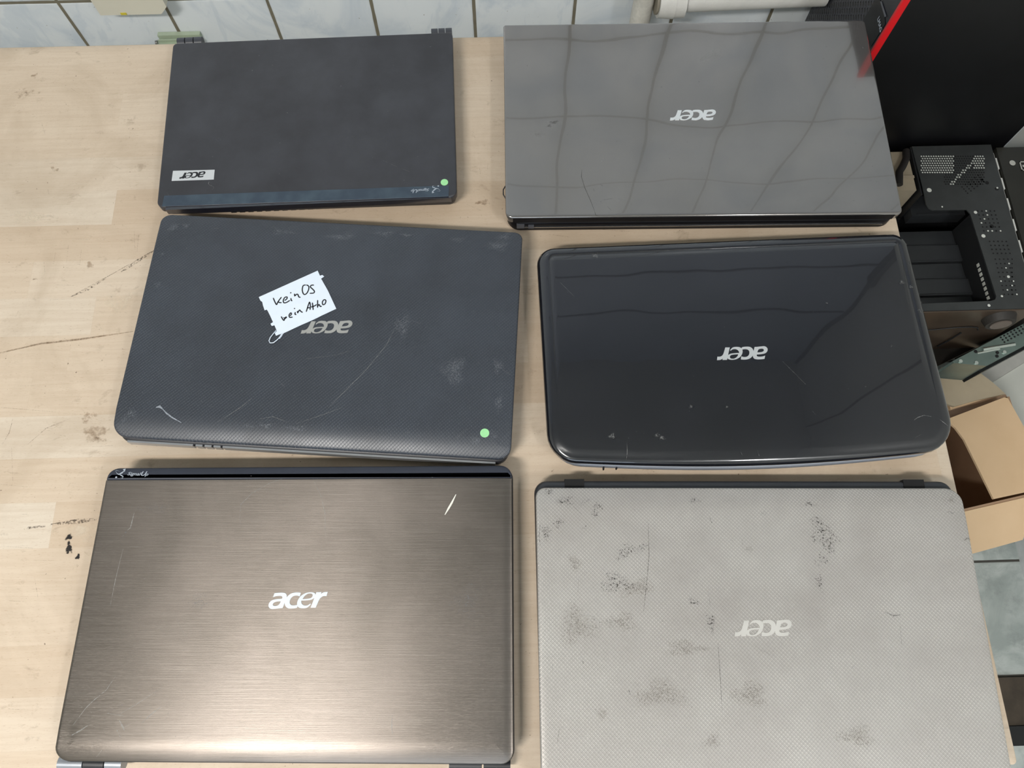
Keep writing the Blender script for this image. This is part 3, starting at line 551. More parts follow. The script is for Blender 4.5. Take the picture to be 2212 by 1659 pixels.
for s_, wd in (([(518, 1122), (520, 1090), (545, 1065), (580, 1045), (610, 1034)], 2), ([(678, 1038), (695, 1075), (702, 1110), (703, 1160)], 1.8), ([(290, 1108), (282, 1140), (276, 1145)], 3.0), ([(266, 1185), (250, 1250), (238, 1310)], 2.2), ([(560, 1200), (535, 1230)], 1.8), ([(520, 1122), (519, 1135)], 2), ([(396, 1444), (382, 1462)], 2.2), ([(158, 1566), (185, 1530), (200, 1515), (230, 1490), (250, 1460)], 2), ([(260, 1542), (300, 1518), (350, 1485)], 2), ([(155, 1588), (175, 1577), (190, 1567)], 3), ([(209, 1635), (221, 1619)], 2.6), ([(258, 1556), (264, 1568), (269, 1578)], 4), ([(252, 1576), (260, 1592)], 3.4), ([(307, 1561), (330, 1540), (347, 1527)], 3), ([(285, 1562), (262, 1575)], 2), ([(232, 1541), (268, 1546)], 3), ([(847, 1545), (846, 1570), (848, 1585)], 3), ([(336, 1357), (350, 1357)], 2), ([(380, 1335), (402, 1378)], 1.8), ([(730, 1126), (755, 1118)], 2), ([(280, 1180), (304, 1182)], 2), ([(745, 1485), (756, 1500)], 2.2)):
    L5.scr(l, s_, wd, 1)
L5.scr(l, [(985, 1068), (976, 1086), (969, 1098), (961, 1112)], [.6 * .00043, 7 * .00043, 6 * .00043, 2 * .00043] and 4.2, 2)
for q, a, b_, an in (((262, 1524), 16, 7, .2), ((270, 1150), 6, 30, -.25), ((361, 1545), 5, 20, 0), ((517, 1127), 8, 5, 0), ((430, 1300), 40, 30, 0), ((1010, 1300), 60, 60, 0), ((330, 1100), 60, 20, 0)): L5.pat(l, q, a, b_, an, 3, peak=.8)
dust(L5, l, 90, 1)
L5.part('lid', l, [m_l5, sx_white, sx_bold, sx_scuff])
st = MB(); scs = [c5[0], c5[1], (lc[1][0] + .0007, lc[1][1] + .0001), (lc[0][0] - .0004, lc[0][1] + .0001)]; ss = shrink([scs[0], scs[1], scs[2], scs[3]], .0006); ss = [ss[0], ss[1], (ss[2][0], scs[2][1]), (ss[3][0], scs[3][1])]
shell(st, ss, [.010, .011, .0006, .0006], [(0, .0227), (0, .0292), (.0006, .0300), (.0015, .0302), (.003, .0302), (.004, .0302)], [('back', .006, .0012)], ztop=.0302)
L5.part('antenna_strip', st, plain('dark_blue_strip', lin(40, 44, 55), .5, 0, .1, 30), 'dark blue glossy strip along the back of the lid')
t = MB(); signal_up(t, L5.loc(291, 1024), .0042, -.03, L5.z + .00025); L5.part('strip_print', t, pale_print)
lg = L5.logo((581, 1298), (707, 1296), True, plain('white_printed_logo', lin(214, 220, 226), .4), L5.z)
for (a, b_), mt, nm in (((130, 186), plain('silver_hinge_cap', lin(150, 154, 160), .35, .5), 'hinge_cap'), ((186, 232), black_plastic, 'hinge'), ((232, 270), plain('silver_hinge_cap', lin(150, 154, 160), .35, .5), 'hinge_cap'), ((970, 1042), black_plastic, 'hinge'), ((1044, 1104), plain('black_hinge_cap', lin(26, 26, 30), .35), 'hinge_cap')):
    h = MB(); p, q = Vector(L5.loc(a, 1646, .012)), Vector(L5.loc(b_, 1647, .012)); e = q - p; fr = frame2(p, math.atan2(e.y, e.x)); h.cyl(fr @ Vector((0.0005, -.0005 if a < 500 else -.0015, .012)), fr @ Vector((e.length - .0005, -.0005 if a < 500 else -.0015, .012)), .006, 18); L5.part(nm, h, mt)

# --- 6: silver textured laptop, front right
m_l6 = weave('embossed_silver_lid', lin(166, 161, 156), lin(178, 174, 169), .0034, math.radians(-48), .36, .35, .5, .8, .1)
L6 = Laptop([(.026, .1345), (.410, .123), (.3995, -.117), (.0205, -.1195)], 'worn silver textured laptop at the front right covered in dark scuffs', .033, -.0325)
dark_base = plain('dark_grey_base', lin(48, 50, 54), .4, 0, .1, 40)
b = MB(); bc = [(.0258 - .2141, .1455 - .0053), (.4105 - .2141, .1335 - .0053)]
cc = L6.cs; bc = [(cc[0][0] - .0012, cc[0][1] + .0085), (cc[1][0] - .0005, cc[1][1] + .0085), (cc[2][0] - .001, cc[2][1] + .002), (cc[3][0] + .001, cc[3][1] + .002)]
shell(b, bc, [.012, .012, .012, .012], [(.012, .0022), (.004, .004), (.0008, .010), (0, .016), (.001, .020), (.003, .0222), (.012, .0222)]); L6.part('base', b, dark_base, 'dark grey base showing behind the lid'); feet(L6, bc, black_plastic)
l = MB(); shell(l, L6.cs, [.009, .013, .012, .012], lid_prof(.0226, .033, .0014, .024), [('back', .022, .0045), ('left', .006, .0008), ('right', .006, .0008)], ztop=.033)
for s_, wd in (([(1400, 1125), (1402, 1200), (1396, 1270), (1390, 1322)], 2), ([(1551, 1390), (1555, 1450), (1560, 1535)], 2), ([(1238, 1094), (1256, 1110)], 2.2), ([(1208, 1575), (1204, 1605)], 2.6), ([(1259, 1428), (1260, 1434)], 4), ([(1533, 1118), (1538, 1130)], 3), ([(1912, 1322), (1930, 1330), (1946, 1328)], 3), ([(1944, 1346), (1948, 1394)], 2), ([(1603, 1165), (1604, 1178)], 2), ([(1167, 1130), (1164, 1160), (1168, 1180)], 2), ([(1194, 1435), (1194, 1450)], 2), ([(1250, 1250), (1248, 1285)], 1.6), ([(1358, 1490), (1362, 1500)], 4), ([(1530, 1282), (1534, 1306)], 2), ([(1640, 1402), (1672, 1418)], 1.4), ([(2045, 1108), (2052, 1104), (2056, 1110), (2062, 1106)], 2.6), ([(2082, 1168), (2090, 1162), (2096, 1166)], 3.4)): L6.scr(l, s_, wd, 1)
for q, a, b_, an in (((1184, 1062), 16, 10, -.2), ((1222, 1082), 26, 14, 0), ((1210, 1084), 14, 10, 0), ((1262, 1084), 22, 10, .5), ((1292, 1095), 18, 14, 0), ((1205, 1130), 18, 14, .5), ((1286, 1110), 14, 10, 0), ((1262, 1140), 10, 8, 0), ((1180, 1150), 14, 24, 0), ((1750, 1090), 22, 8, 0), ((1772, 1145), 34, 44, 0), ((1790, 1170), 30, 40, 0), ((1775, 1210), 22, 18, 0), ((1770, 1260), 12, 26, 0), ((1502, 1082), 22, 8, 0), ((1650, 1110), 10, 7, 0), ((1536, 1345), 14, 30, 0), ((1360, 1190), 50, 20, .3), ((1330, 1260), 50, 30, 0), ((1498, 1300), 20, 12, 0)): L6.pat(l, q, a * 1.1, b_ * 1.1, an, 2, peak=.8)
for q, a, b_, an in (((1242, 1216), 22, 30, .4), ((1300, 1542), 18, 20, .2), ((1620, 1186), 14, 10, 0), ((2056, 1080), 12, 12, .4), ((1538, 1602), 30, 20, .4), ((1340, 1345), 60, 30, 0), ((1430, 1500), 90, 40, 0), ((1250, 1350), 70, 60, 0), ((1480, 1400), 70, 26, 0), ((1850, 1590), 60, 30, 0), ((1380, 1270), 60, 26, .3), ((1620, 1500), 60, 40, 0)): L6.pat(l, q, a, b_, an, 3)
dust(L6, l, 60, 1)
L6.part('lid', l, [m_l6, sx_dark, sx_dirt, sx_grime]); L6.logo((1585, 1357), (1711, 1356), False, plain('pale_satin_badge', lin(192, 190, 184), .5, .1, .03))
h = MB(); e = Vector(bc[1]) - Vector(bc[0]); fr = frame2(bc[0], math.atan2(e.y, e.x))
h.box(.028, .046, -.0085, .0004, .010, .0228, 0, fr); L6.part('hinge', h, dark_gap); h = MB(); h.box(.339, .358, -.0085, .0004, .010, .0228, 0, fr); L6.part('hinge', h, dark_gap)

# ------------------------------------------------------------------ the handwritten note on laptop 3
nz = .0322
nr = root('paper_note', (*U(642, 655, nz)[:2], nz), 'torn white paper note with black handwriting lying on the dark textured laptop', 'note')
nm = wxf(nr)
def NP(x, y, dz=0.0):   # zoomed tracing coordinates
    return nm @ U(540 + x / 8.296, 560 + y / 8.296, nz + dz)
o_ = [(160, 682), (1215, 208), (1255, 298), (1300, 286), (1332, 312), (1276, 350), (1400, 570), (1548, 890), (1290, 1010), (1140, 1085), (900, 1190), (640, 1312), (600, 1330), (520, 1352), (470, 1375), (445, 1325), (485, 1290), (440, 1185), (392, 1198), (370, 1160), (415, 1130), (360, 1010), (318, 925), (300, 905), (265, 918), (235, 830), (222, 768), (190, 745)]
pn = MB(); vs = [NP(x, y) for x, y in o_]; cvec = sum(vs, Vector((0, 0, 0))) / len(vs)
pl = [(p.x, p.y) for p in vs]; ar = sum(pl[i - 1][0] * pl[i][1] - pl[i][0] * pl[i - 1][1] for i in range(len(pl)))
if ar < 0: pl.reverse()
pn.poly(pl, [], .0002, 0, .0003); pn.link('paper', plain('white_paper', lin(216, 226, 238), .8, 0, .02), nr)
hw = MB()
def stroke(pts, wd=2.2):
    sm = []
    n = len(pts)
    for i in range(n - 1):
        p0, p1, p2, p3 = pts[max(i - 1, 0)], pts[i], pts[i + 1], pts[min(i + 2, n - 1)]
        for j in range(4):
            t = j / 4; sm.append(tuple(.5 * (2 * p1[q] + (-p0[q] + p2[q]) * t + (2 * p0[q] - 5 * p1[q] + 4 * p2[q] - p3[q]) * t * t + (-p0[q] + 3 * p1[q] - 3 * p2[q] + p3[q]) * t ** 3) for q in (0, 1)))
    sm.append(pts[-1]); hw.ribbon([NP(*q)[:2] for q in sm], wd * .00045, .00058, 0)
for s_ in ([(418, 695), (450, 770), (480, 825)], [(480, 825), (510, 760), (570, 680)], [(500, 762), (530, 780), (572, 782)], [(620, 745), (660, 718), (668, 682), (628, 690), (600, 740), (612, 785), (665, 775), (720, 738)], [(735, 700), (745, 745), (762, 742)], [(722, 612), (745, 600)], [(800, 620), (805, 672)], [(805, 665), (840, 632), (862, 640), (880, 682), (910, 685)], [(1005, 465), (955, 480), (940, 560), (965, 630), (1010, 625), (1050, 560), (1055, 490), (1010, 462)], [(1150, 468), (1105, 470), (1085, 500), (1125, 540), (1158, 580), (1140, 610), (1070, 615)],
           [(562, 1028), (590, 1080), (615, 1105)], [(615, 1105), (625, 1070), (655, 1030)], [(600, 1050), (640, 1062), (660, 1035)], [(720, 1020), (745, 990), (735, 965), (705, 1000), (715, 1045), (770, 1040)], [(815, 950), (810, 990), (835, 995)], [(790, 890), (812, 886)], [(850, 930), (862, 975)], [(858, 965), (890, 915), (915, 940), (948, 958)], [(1010, 950), (1040, 850), (1070, 765)], [(1070, 765), (1085, 830), (1078, 915)], [(1025, 880), (1075, 870)], [(1120, 780), (1130, 850), (1135, 915)], [(1095, 862), (1150, 845), (1200, 815)], [(1215, 735), (1215, 800), (1215, 875)], [(1215, 850), (1240, 815), (1262, 850), (1290, 845)], [(1330, 725), (1300, 770), (1310, 820), (1350, 800), (1362, 745), (1330, 725)]): stroke(s_, 2.7)
hw.link('handwriting', ink, nr)
lp = MB(); lp.tube([NP(x, y, .0004 + z) for x, y, z in ((470, 1275, 0), (420, 1330, .002), (365, 1400, .003), (340, 1460, .0025), (360, 1500, .001), (420, 1495, .001), (480, 1450, .001), (530, 1400, .0015), (560, 1350, .001), (600, 1330, 0))], .00045, 6)
lp.tube([NP(x, y, .0006) for x, y in ((520, 1420), (545, 1390), (575, 1345))], .0009, 6)
lp.link('torn_paper_curl', plain('white_paper', lin(216, 226, 238), .8), nr)

# ------------------------------------------------------------------ fittings on the tiled wall
cream = plain('cream_plastic', lin(214, 210, 194), .5, 0, .03, 20)
jb = root('cable_junction_box', (-.497, WY, -.116), 'cream plastic junction box on the tiled wall, upper left', 'junction box')
m = MB(); p = [(-.545, -.116), (-.461, -.116), (-.449, -.104), (-.449, -.02), (-.545, -.02)]
m.add([(x, WY - .030, z) for x, z in p] + [(x, WY - .0005, z) for x, z in p], [(0, 1, 2, 3, 4), (9, 8, 7, 6, 5)] + [(i, 5 + i, 5 + (i + 1) % 5, (i + 1) % 5) for i in range(5)]); m.link('housing', cream, jb, wxf(jb))
m = MB(); m.box(-.516, -.508, WY - .0308, WY - .029, -.1155, -.112); m.link('glue_spot', plain('yellow_glue', lin(206, 190, 60), .5), jb, wxf(jb))
rl = root('cable_channel', (-.468, WY, -.19), 'short pale green plastic channel on the tiled wall behind the small black laptop', 'cable channel')
m = MB(); m.box(-.497, -.435, WY - .022, WY - .0005, -.188, -.1855); m.box(-.497, -.435, WY - .022, WY - .020, -.1855, -.181); m.box(-.497, -.435, WY - .007, WY - .0005, -.1855, -.178); m.box(-.497, -.435, WY - .013, WY - .0115, -.1855, -.181)
m.link('profile', plain('pale_green_plastic', lin(176, 190, 168), .45), rl, wxf(rl)); m = MB(); m.cyl((-.500, WY - .016, -.182), (-.4971, WY - .016, -.182), .003, 10); m.link('end_screw', plain('grey_steel', lin(150, 150, 150), .3, .9), rl, wxf(rl))
pipe_white = plain('painted_white_pipe', lin(216, 216, 212), .45, 0, .05, 50, bump=.3)
rough_white = plain('plastered_white_pipe', lin(206, 204, 196), .8, 0, .12, 120, bump=.9)
vp = root('vertical_pipe', (.206, .825, -TZ), 'rough white vertical pipe with flaking paint against the back wall', 'pipe')
MB().cyl((.2045, .825, -TZ), (.2045, .825, -.07), .0142, 24).link('pipe_run', rough_white, vp, wxf(vp))
m = MB(); m.cyl((.2045, .825, -.07), (.2045, .825, -.045), .017, 24); m.link('socket', pipe_white, vp, wxf(vp))
hp = root('horizontal_pipe', (.24, .82, -.09), 'smooth white horizontal waste pipe with collar running along the back wall', 'pipe')
m = MB(); m.cyl((.255, .822, -.0905), (.4515, .827, -.0905), .0175, 28); m.link('pipe_run', pipe_white, hp, wxf(hp))
m = MB(); m.cyl((.222, .8215, -.0905), (.243, .822, -.0905), .0235, 28, 0, .0255); m.cyl((.2435, .822, -.0905), (.258, .822, -.0905), .0245, 28); m.link('collar', pipe_white, hp, wxf(hp))
m = MB(); m.cyl((.2188, .8215, -.0905), (.222, .8215, -.0905), .019, 24); m.link('seal_ring', plain('grey_seal', lin(140, 134, 120), .7), hp, wxf(hp))

# ------------------------------------------------------------------ black computer tower with red stripe
tw_black = plain('satin_black_panel', lin(9, 9, 11), .38, 0, .3, 30, .45)
k = NT('black_mesh_bezel'); xyz = k.sep(k.obj()); mk = k.dash(xyz[1], xyz[2], .0105, 0.35, .36, .24)
m_mesh = k.pbr(k.mix(mk, lin(46, 47, 54), lin(3, 3, 4)), .4, 0, k.bump(k.ma('SUBTRACT', 1.0, mk), .9, .002), None, .5)
tw = root('computer_tower', (.59, .755, -.335), 'black desktop computer tower with a red stripe down its front corner', 'computer')
TXL, TYF, TYB, TTOP, TBOT = .455, .662, .852, .124, -.335
TXR = hit(2150, 335, 1, TYF).x
m = MB(); m.box(TXL + .006, TXR, TYF, TYB, TBOT, TTOP); m.link('case', tw_black, tw, wxf(tw))
m = MB(); m.box(TXL, TXL + .006, .708, TYB, TBOT + .01, TTOP); m.link('mesh_front', m_mesh, tw, wxf(tw))
m = MB(); m.box(TXL - .0002, TXL + .006, TYF + .0034, .7078, TBOT + .01, TTOP - .001); m.link('side_trim', plain('dark_grey_trim', lin(30, 31, 36), .4), tw, wxf(tw))
def TP(u, v, dx=.0008): return hit(u, v, 0, TXL - dx)
m = MB(); m.slab([TP(1864, 44), TP(1890, 0), TP(1901, 0), TP(1911, 36), TP(1912, 52), TP(1882, 100), TP(1862, 110)], .0005, 0, Vector((-1, 0, 0))); m.link('gloss_panel', plain('gloss_black_panel', lin(4, 4, 5), .3, 0, .1, 40, .3), tw, wxf(tw))
m = MB(); m.slab([TP(1901, 3, .0012), TP(1904, 3, .0012), TP(1914, 35, .0012), TP(1911, 37, .0012)], .0004, 0, Vector((-1, 0, 0))); m.link('edge_highlight_strip', plain('mid_grey_trim', lin(90, 92, 98), .4), tw, wxf(tw))
m = MB(); m.box(TXL - .002, TXL + .006, TYF - .0004, TYF + .0032, TBOT + .01, TTOP); m.link('red_stripe', plain('red_plastic', lin(206, 18, 26), .35, 0, .03), tw, wxf(tw))
vs, fs = text_verts('LMAG', .0075, 0, .0002, 1.0); m = MB(); c0 = TP(1900, 53, .0013); xd = (TP(1902, 63, .0013) - TP(1898, 43, .0013)).normalized(); zd = Vector((-1, 0, 0)); yd = zd.cross(xd)
fr = Matrix((xd, yd, zd)).transposed().to_4x4(); fr.translation = c0
m.add([fr @ Vector(v) for v in vs], fs); m.link('small_lettering', pale_print, tw, wxf(tw))

# ------------------------------------------------------------------ open perforated case lying beside the bench
cz = -.20
steel_dark = plain('dark_coated_steel', lin(60, 62, 62), .42, .35, .12, 40)
bay_dark = plain('dark_bay_plastic', lin(44, 46, 48), .45, .1, .15, 30)
spark = plain('bright_inner_steel', lin(214, 216, 208), .4, .2)
pc = root('open_computer_case', (.62, .50, -.3348), 'open dark steel computer case with perforated vents lying beside the bench', 'computer case')
X0, X1, Y0, Y1 = .550, .7035, .399, .655
m = MB(); P_ = lambda l: [tuple(U(a, b, cz)[:2]) for a, b in l]
sh = P_([(1973, 330), (1992, 400), (2001, 442), (2006, 450), (2014, 454), (2088, 453), (2096, 462), (2152, 640), (2150, 647), (2140, 650), (1990, 656), (1990, 672), (2217, 662)]) + P_([(2148, 338)])
sh[-2] = (X1, sh[-2][1] if False else P_([(2150, 668)])[0][1]); sh[-1] = (X1, Y1); sh[0] = (sh[0][0], Y1)
ar = sum(sh[i - 1][0] * sh[i][1] - sh[i][0] * sh[i - 1][1] for i in range(len(sh)))
if ar < 0: sh.reverse()
m.poly(sh, [], cz - .0015, 0, .0015)
def hole(u, v, r, mi, zz=None):
    p = U(u, v, cz); m.add([(p.x + r * math.cos(a), p.y + r * math.sin(a), cz + .0003 + (.0001 if mi == 2 else 0)) for a in [i * math.pi / 5 for i in range(10)]], [tuple(range(10))], mi)
for i in range(26):
    for j in range(13):
        u = 1990 + i * 5.3 + (j % 2) * 2.65; v = 338 + j * 5.0
        t_ = (u - 1990) / 140
        lo = (v < 376 - 0 and t_ < .5) or (v < 408 - abs(t_ - .62) * 80 and t_ >= .4)
        if u > 2132 or (j > 7 and t_ < .3) or not (lo or (v < 404 and t_ > .35)): continue
        br = (t_ < .5 and j < 8) or (t_ > .8 and j < 6) or (abs((u - 2050) - (v - 402) * -1.0) < 5)
        hole(u, v, .00115, 2 if br else 1)
for i in range(6):
    for j in range(4): hole(2078 + i * 7 + j * 4, 408 - i * 5 + j * 4.5 - 4, .0012, 1)
for i in range(5):
    for j in range(10):
        u, v = 2112 + i * 9 + j * 2.6 + (10 if j > 5 else 0), 456 + j * 8.6 + (14 if j > 5 else 0)
        hole(u, v, .0012, 2 if R_.random() < .16 else 1)
for i in range(5):
    for j in range(9): hole(2150 + i * 9 + j * 2.4 if i < 4 else 2186, 560 + j * 9.5, .0011, 2 if R_.random() < .15 else 1)
for q, r in (((2121, 389), .0022), ((2132, 395), .0028), ((2142, 489), .003), ((2153, 408), .0028)): hole(*q, r, 1)
for q, r in (((2007, 411), .0034), ((2107, 459), .0024), ((2124, 510), .0028), ((2035, 447), .0012), ((2136, 660), .002), ((2164, 640), .0016), ((2154, 406), .0014), ((2178, 598), .002)): hole(*q, r, 2)
top_plate = m.link('perforated_plate', [steel_dark, dark_gap, spark], pc, wxf(pc))
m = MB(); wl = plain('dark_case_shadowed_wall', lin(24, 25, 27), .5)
XB = .588; m.box(XB, X1, Y1 - .002, Y1, -.332, cz - .0016); m.box(X1 - .002, X1, Y0, Y1 - .0022, -.332, cz - .0016); m.box(X0, X0 + .002, Y0, .574, -.332, -.262); m.box(XB, XB + .002, .576, Y1 - .0022, -.332, cz - .0016); m.box(X0, XB, .574, .5755, -.332, -.262); m.prism([(X0, Y0), (X1, Y0), (X1, Y1), (XB, Y1), (XB, .5755), (X0, .5755)], -.3348, -.3322); m.link('side_walls', wl, pc, wxf(pc))
m = MB(); yb0 = .415
for i, (y0_, y1_, zt) in enumerate(((.5745, .607, -.238), (.530, .5535, -.246), (.503, .5285, -.242), (.4765, .5015, -.246), (.451, .475, -.242), (.4255, .4495, -.246), (.4075, .424, -.240))):
    m.box((X0 if y1_ < .58 else XB) + .003, .668, y0_ - .010, y1_ - .010, zt - .02, zt)
    m.box((X0 if y1_ < .58 else XB) + .01, .660, y0_ - .008, y0_ - .0068, zt, zt + .0012)
m.link('drive_bay_covers', bay_dark, pc, wxf(pc))
m = MB(); a_, b_ = P_([(2098, 462)])[0], P_([(2155, 645)])[0]
m.slab([(a_[0], a_[1], cz - .0017), (b_[0], b_[1], cz - .0017), (b_[0], b_[1], -.262), (a_[0], a_[1], -.262)], .0015); m.link('bay_side', wl, pc, wxf(pc))
m = MB()
for i in range(8):
    t_ = .55 + i * .055; x = a_[0] + (b_[0] - a_[0]) * t_ - .0022; y = a_[1] + (b_[1] - a_[1]) * t_; m.box(x, x + .0015, y - .003, y + .0015, -.217, -.212)
m.link('bay_side_slots', spark, pc, wxf(pc))
reflect_brown = plain('steel_reflection_brown', lin(92, 78, 66), .3, .55, .15, 20)  # brown paints the reflected wood and cardboard into the steel colour
m = MB(); m.slab([(X0, Y0 - .002, cz - .001), (X0, Y0 - .002, -.3348), (X1, Y0 - .002, -.3348), (X1, Y0 - .002, cz - .001)], .0018); m.link('end_panel', reflect_brown, pc, wxf(pc))
def FP(u, v): return hit(u, v, 1, Y0 - .0035)
m = MB(); m.tube([FP(2000, 713), FP(2020, 712), FP(2060, 708), FP(2098, 706), FP(2112, 708), FP(2112, 713)], .0009, 6); m.tube([FP(2025, 748), FP(2050, 735), FP(2076, 719)], .0012, 6)
m.link('panel_ridges', wl, pc, wxf(pc))
m = MB(); c0 = FP(2158, 688); m.cyl((c0.x, Y0 - .0021, c0.z), (c0.x, Y0 - .012, c0.z), .021, 26, 0, .018); m.cyl((c0.x, Y0 - .0122, c0.z), (c0.x, Y0 - .0135, c0.z), .013, 20, 1)
m.link('case_foot', [plain('dark_rubber', lin(38, 34, 30), .6), plain('worn_rubber', lin(96, 86, 78), .6)], pc, wxf(pc))
# the neighbour case with the printed label
lc_ = root('labelled_computer_case', (.80, .52, -.335), 'black computer case with white printed label at the right edge beside the perforated case', 'computer case')
m = MB(); q = P_([(2155, 338), (2212, 520)]); X2 = X1 + .0065
m.box(X2, .95, .445, .650, -.335, cz - .0005); m.link('case', plain('olive_black_steel', lin(40, 39, 34), .4, .2, .15, 25), lc_, wxf(lc_))
m = MB()
for x, y, sx, sy in ((0, .0, .05, .0016), (0, -.0135, .05, .0016)): m.box(.7365 + x, .7365 + x + sx, .624 + y, .624 + y + sy, cz, cz + .0003)
m.box(.7365, .7381, .6105, .6256, cz, cz + .0003)
cc_ = U(2187, 352, cz); m.cyl((cc_.x, cc_.y, cz), (cc_.x, cc_.y, cz + .0003), .0042, 18)
for i, (x_, y_, n_) in enumerate(((.7395, .6165, 9), (.7405, .6035, 8), (.7375, .5975, 11), (.7415, .5925, 9), (.7425, .5875, 6))):
    for j in range(n_): m.box(x_ + j * .0048, x_ + j * .0048 + (.0040 if (i + j) % 3 else .0028), y_, y_ + (.0030 if i == 0 else .0014), cz, cz + .0003)
m.link('printed_label', plain('white_print', lin(176, 176, 168), .6), lc_, wxf(lc_))
# pale strip added to stand for the white floor seen through the slot
ws = root('slot_fill_strip', (X1 + .003, .52, -.335), 'pale strip standing in for the white floor seen between the two dark cases', 'panel')
m = MB(); m.box(X1 + .0012, X1 + .0052, .445, .645, -.335, cz - .006)
for i in range(6): m.box(X1 + .0014, X1 + .0035, .45 + i * .033, .468 + i * .033, cz - .006, cz - .001)
m.link('fill_strip', plain('pale_slot_fill', lin(206, 206, 200), .45, .2), ws, wxf(ws))
# stand-in support under the two cases
sb = root('stand_in_shelf', (.72, .50, -TZ), 'dark stand-in support under the computer cases beside the bench', 'rack')
rackm = plain('dark_stand_in_board', lin(40, 36, 32), .7)
m = MB(); m.prism([(.553, .365), (.62, .362), (.80, .44), (.95, .50), (.95, .652), (.735, .652), (.735, .855), (.553, .855)], -.341, -.3352); m.link('shelf_board', rackm, sb, wxf(sb))
for x, y in ((.57, .50), (.57, .84), (.935, .52), (.935, .638)):
    MB().box(x - .010, x + .010, y - .010, y + .010, -TZ, -.3412).link('post', rackm, sb, wxf(sb))

# ------------------------------------------------------------------ teal steel case and pale case, turned askew
def rot_box(name_root, label, cat, pa, pb, z, depth, z0, back=True):
    """top front edge from pa to pb (authored xy at z), box goes behind by depth"""
    a, b = Vector(pa[:2]), Vector(pb[:2]); e = (b - a); ang = math.atan2(e.y, e.x); r = root(name_root, (a.x, a.y, z0), label, cat, ang); return r, e.length
tl_, tr2 = U(2046, 770, -.275), U(2212, 683, -.275)
tc, LT = rot_box('steel_computer_case', 'bare grey-green steel computer case lying askew in front of the perforated case', 'computer case', tl_, tr2, -.275, .05, -.335)
teal = plain('galvanised_teal_steel', lin(120, 136, 130), .28, .7, .2, 22)
m = MB(); H_ = .060; m.prism([(.002, -.012), (.04, -.036), (LT + .03, -.036), (LT + .03, -.009), (.002, -.009)], 0, H_); m.link('case', teal, tc)
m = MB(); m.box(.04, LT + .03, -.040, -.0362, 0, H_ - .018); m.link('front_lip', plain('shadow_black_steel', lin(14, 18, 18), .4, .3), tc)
m = MB(); rib_m = plain('bright_rib_steel', lin(206, 214, 208), .2, .9)
MB().cyl((.050, -.014, H_ + .0005), (.095, -.028, H_ + .0005), .0028, 10).link('rib', rib_m, tc); MB().cyl((.040, -.015, H_), (.072, -.024, H_), .0018, 10).link('rib', rib_m, tc)
for x, y in ((.012, -.014), (.030, -.026), (.075, -.031)): MB().cyl((x, y, H_), (x, y, H_ + .0012), .0026, 12).link('rivet', rib_m, tc)
m = MB()
for x, y in ((.040, -.012), (.066, -.027), (.062, -.031)): MB().cyl((x, y, H_), (x, y, H_ + .0006), .0024, 10).link('screw_hole', dark_gap, tc)
MB2 = MB()
for i in range(9):
    for j in range(3): MB2.cyl((.085 + i * .006, -.019 + j * .004, H_), (.085 + i * .006, -.019 + j * .004, H_ + .0005), .0014, 6)
MB2.link('vent_louvre', dark_gap, tc)
wl_, wr_ = U(2103, 810, -.50), U(2212, 743, -.50)
a, b = Vector(wl_[:2]), Vector(wr_[:2]); e = b - a; ang = math.atan2(e.y, e.x)
wc = root('pale_computer_case', (a.x, a.y, -TZ), 'pale grey computer case standing askew behind the cardboard box', 'computer case', ang)
pale = plain('pale_grey_case_paint', lin(196, 198, 190), .5, 0, .04, 15)
Hc = TZ - .50; ex = min(.118, (RX - .004 - a.x) / math.cos(ang) - .002)
ex = .11
m = MB(); m.box(0, .115, -.026, 0, 0, Hc); m.link('top_frame', plain('grey_case_trim', lin(178, 178, 172), .5), wc)
m = MB(); m.prism([(.003, -.0265), (.003, -.150), (.03, -.150), (.138, -.0265)], 0, Hc - .006); m.link('side_panel', pale, wc)

# ------------------------------------------------------------------ cardboard box on the floor
card = NT('brown_cardboard'); k = card; P = k.obj(); n = k.noise(P, 9, 4); fl = k.noise(k.scale(P, (1, 1, 1)), 60, 3)
m_card = k.pbr(k.mix(k.rng(n, .35, .7), lin(212, 182, 146), lin(202, 171, 134)), .75, 0, k.bump(fl, .15, .001), None, .3)
m_cardin = plain('inner_cardboard', lin(176, 144, 116), .8, 0, .08, 20)
tape = plain('clear_packing_tape', lin(222, 194, 160), .25, 0, .04, 20)
RZ = -.42
cb = root('cardboard_box', (.74, .24, -TZ), 'open brown cardboard box with folded flaps on the floor right of the bench', 'cardboard box')
A = U(2083, 1099, RZ); B = U(2212, 1069, RZ); C = U(2062, 882, RZ); D = U(2165, 855, RZ)
ef = (B - A).normalized(); A2 = A - ef * .13; B2 = A + ef * .118; C2 = C - ef * .13; eb = ef; D2 = C + ef * .088
xf = wxf(cb); m = MB()
bt_ = -TZ + .0005
def wallp(p, q, mb, th=.004, mi=0): mb.slab([p, q, Vector((q.x, q.y, bt_)), Vector((p.x, p.y, bt_))], th, mi)
wallp(A2, B2, m); wallp(D2, C2, m); wallp(B2, D2, m); wallp(C2, A2, m); m.slab([Vector((p.x, p.y, bt_ + .004)) for p in (A2, B2, D2, C2)], .004)
m.link('walls', m_cardin, cb, xf)
def flap(pts, name='flap', th=.004, mt=None, extra=None):
    f = MB(); pts = [Vector(p) for p in pts]; nrm = (pts[1] - pts[0]).cross(pts[2] - pts[0]).normalized(); 
    if nrm.z < 0: pts.reverse()
    f.slab(pts, th); return f.link(name, mt or m_card, cb, xf)
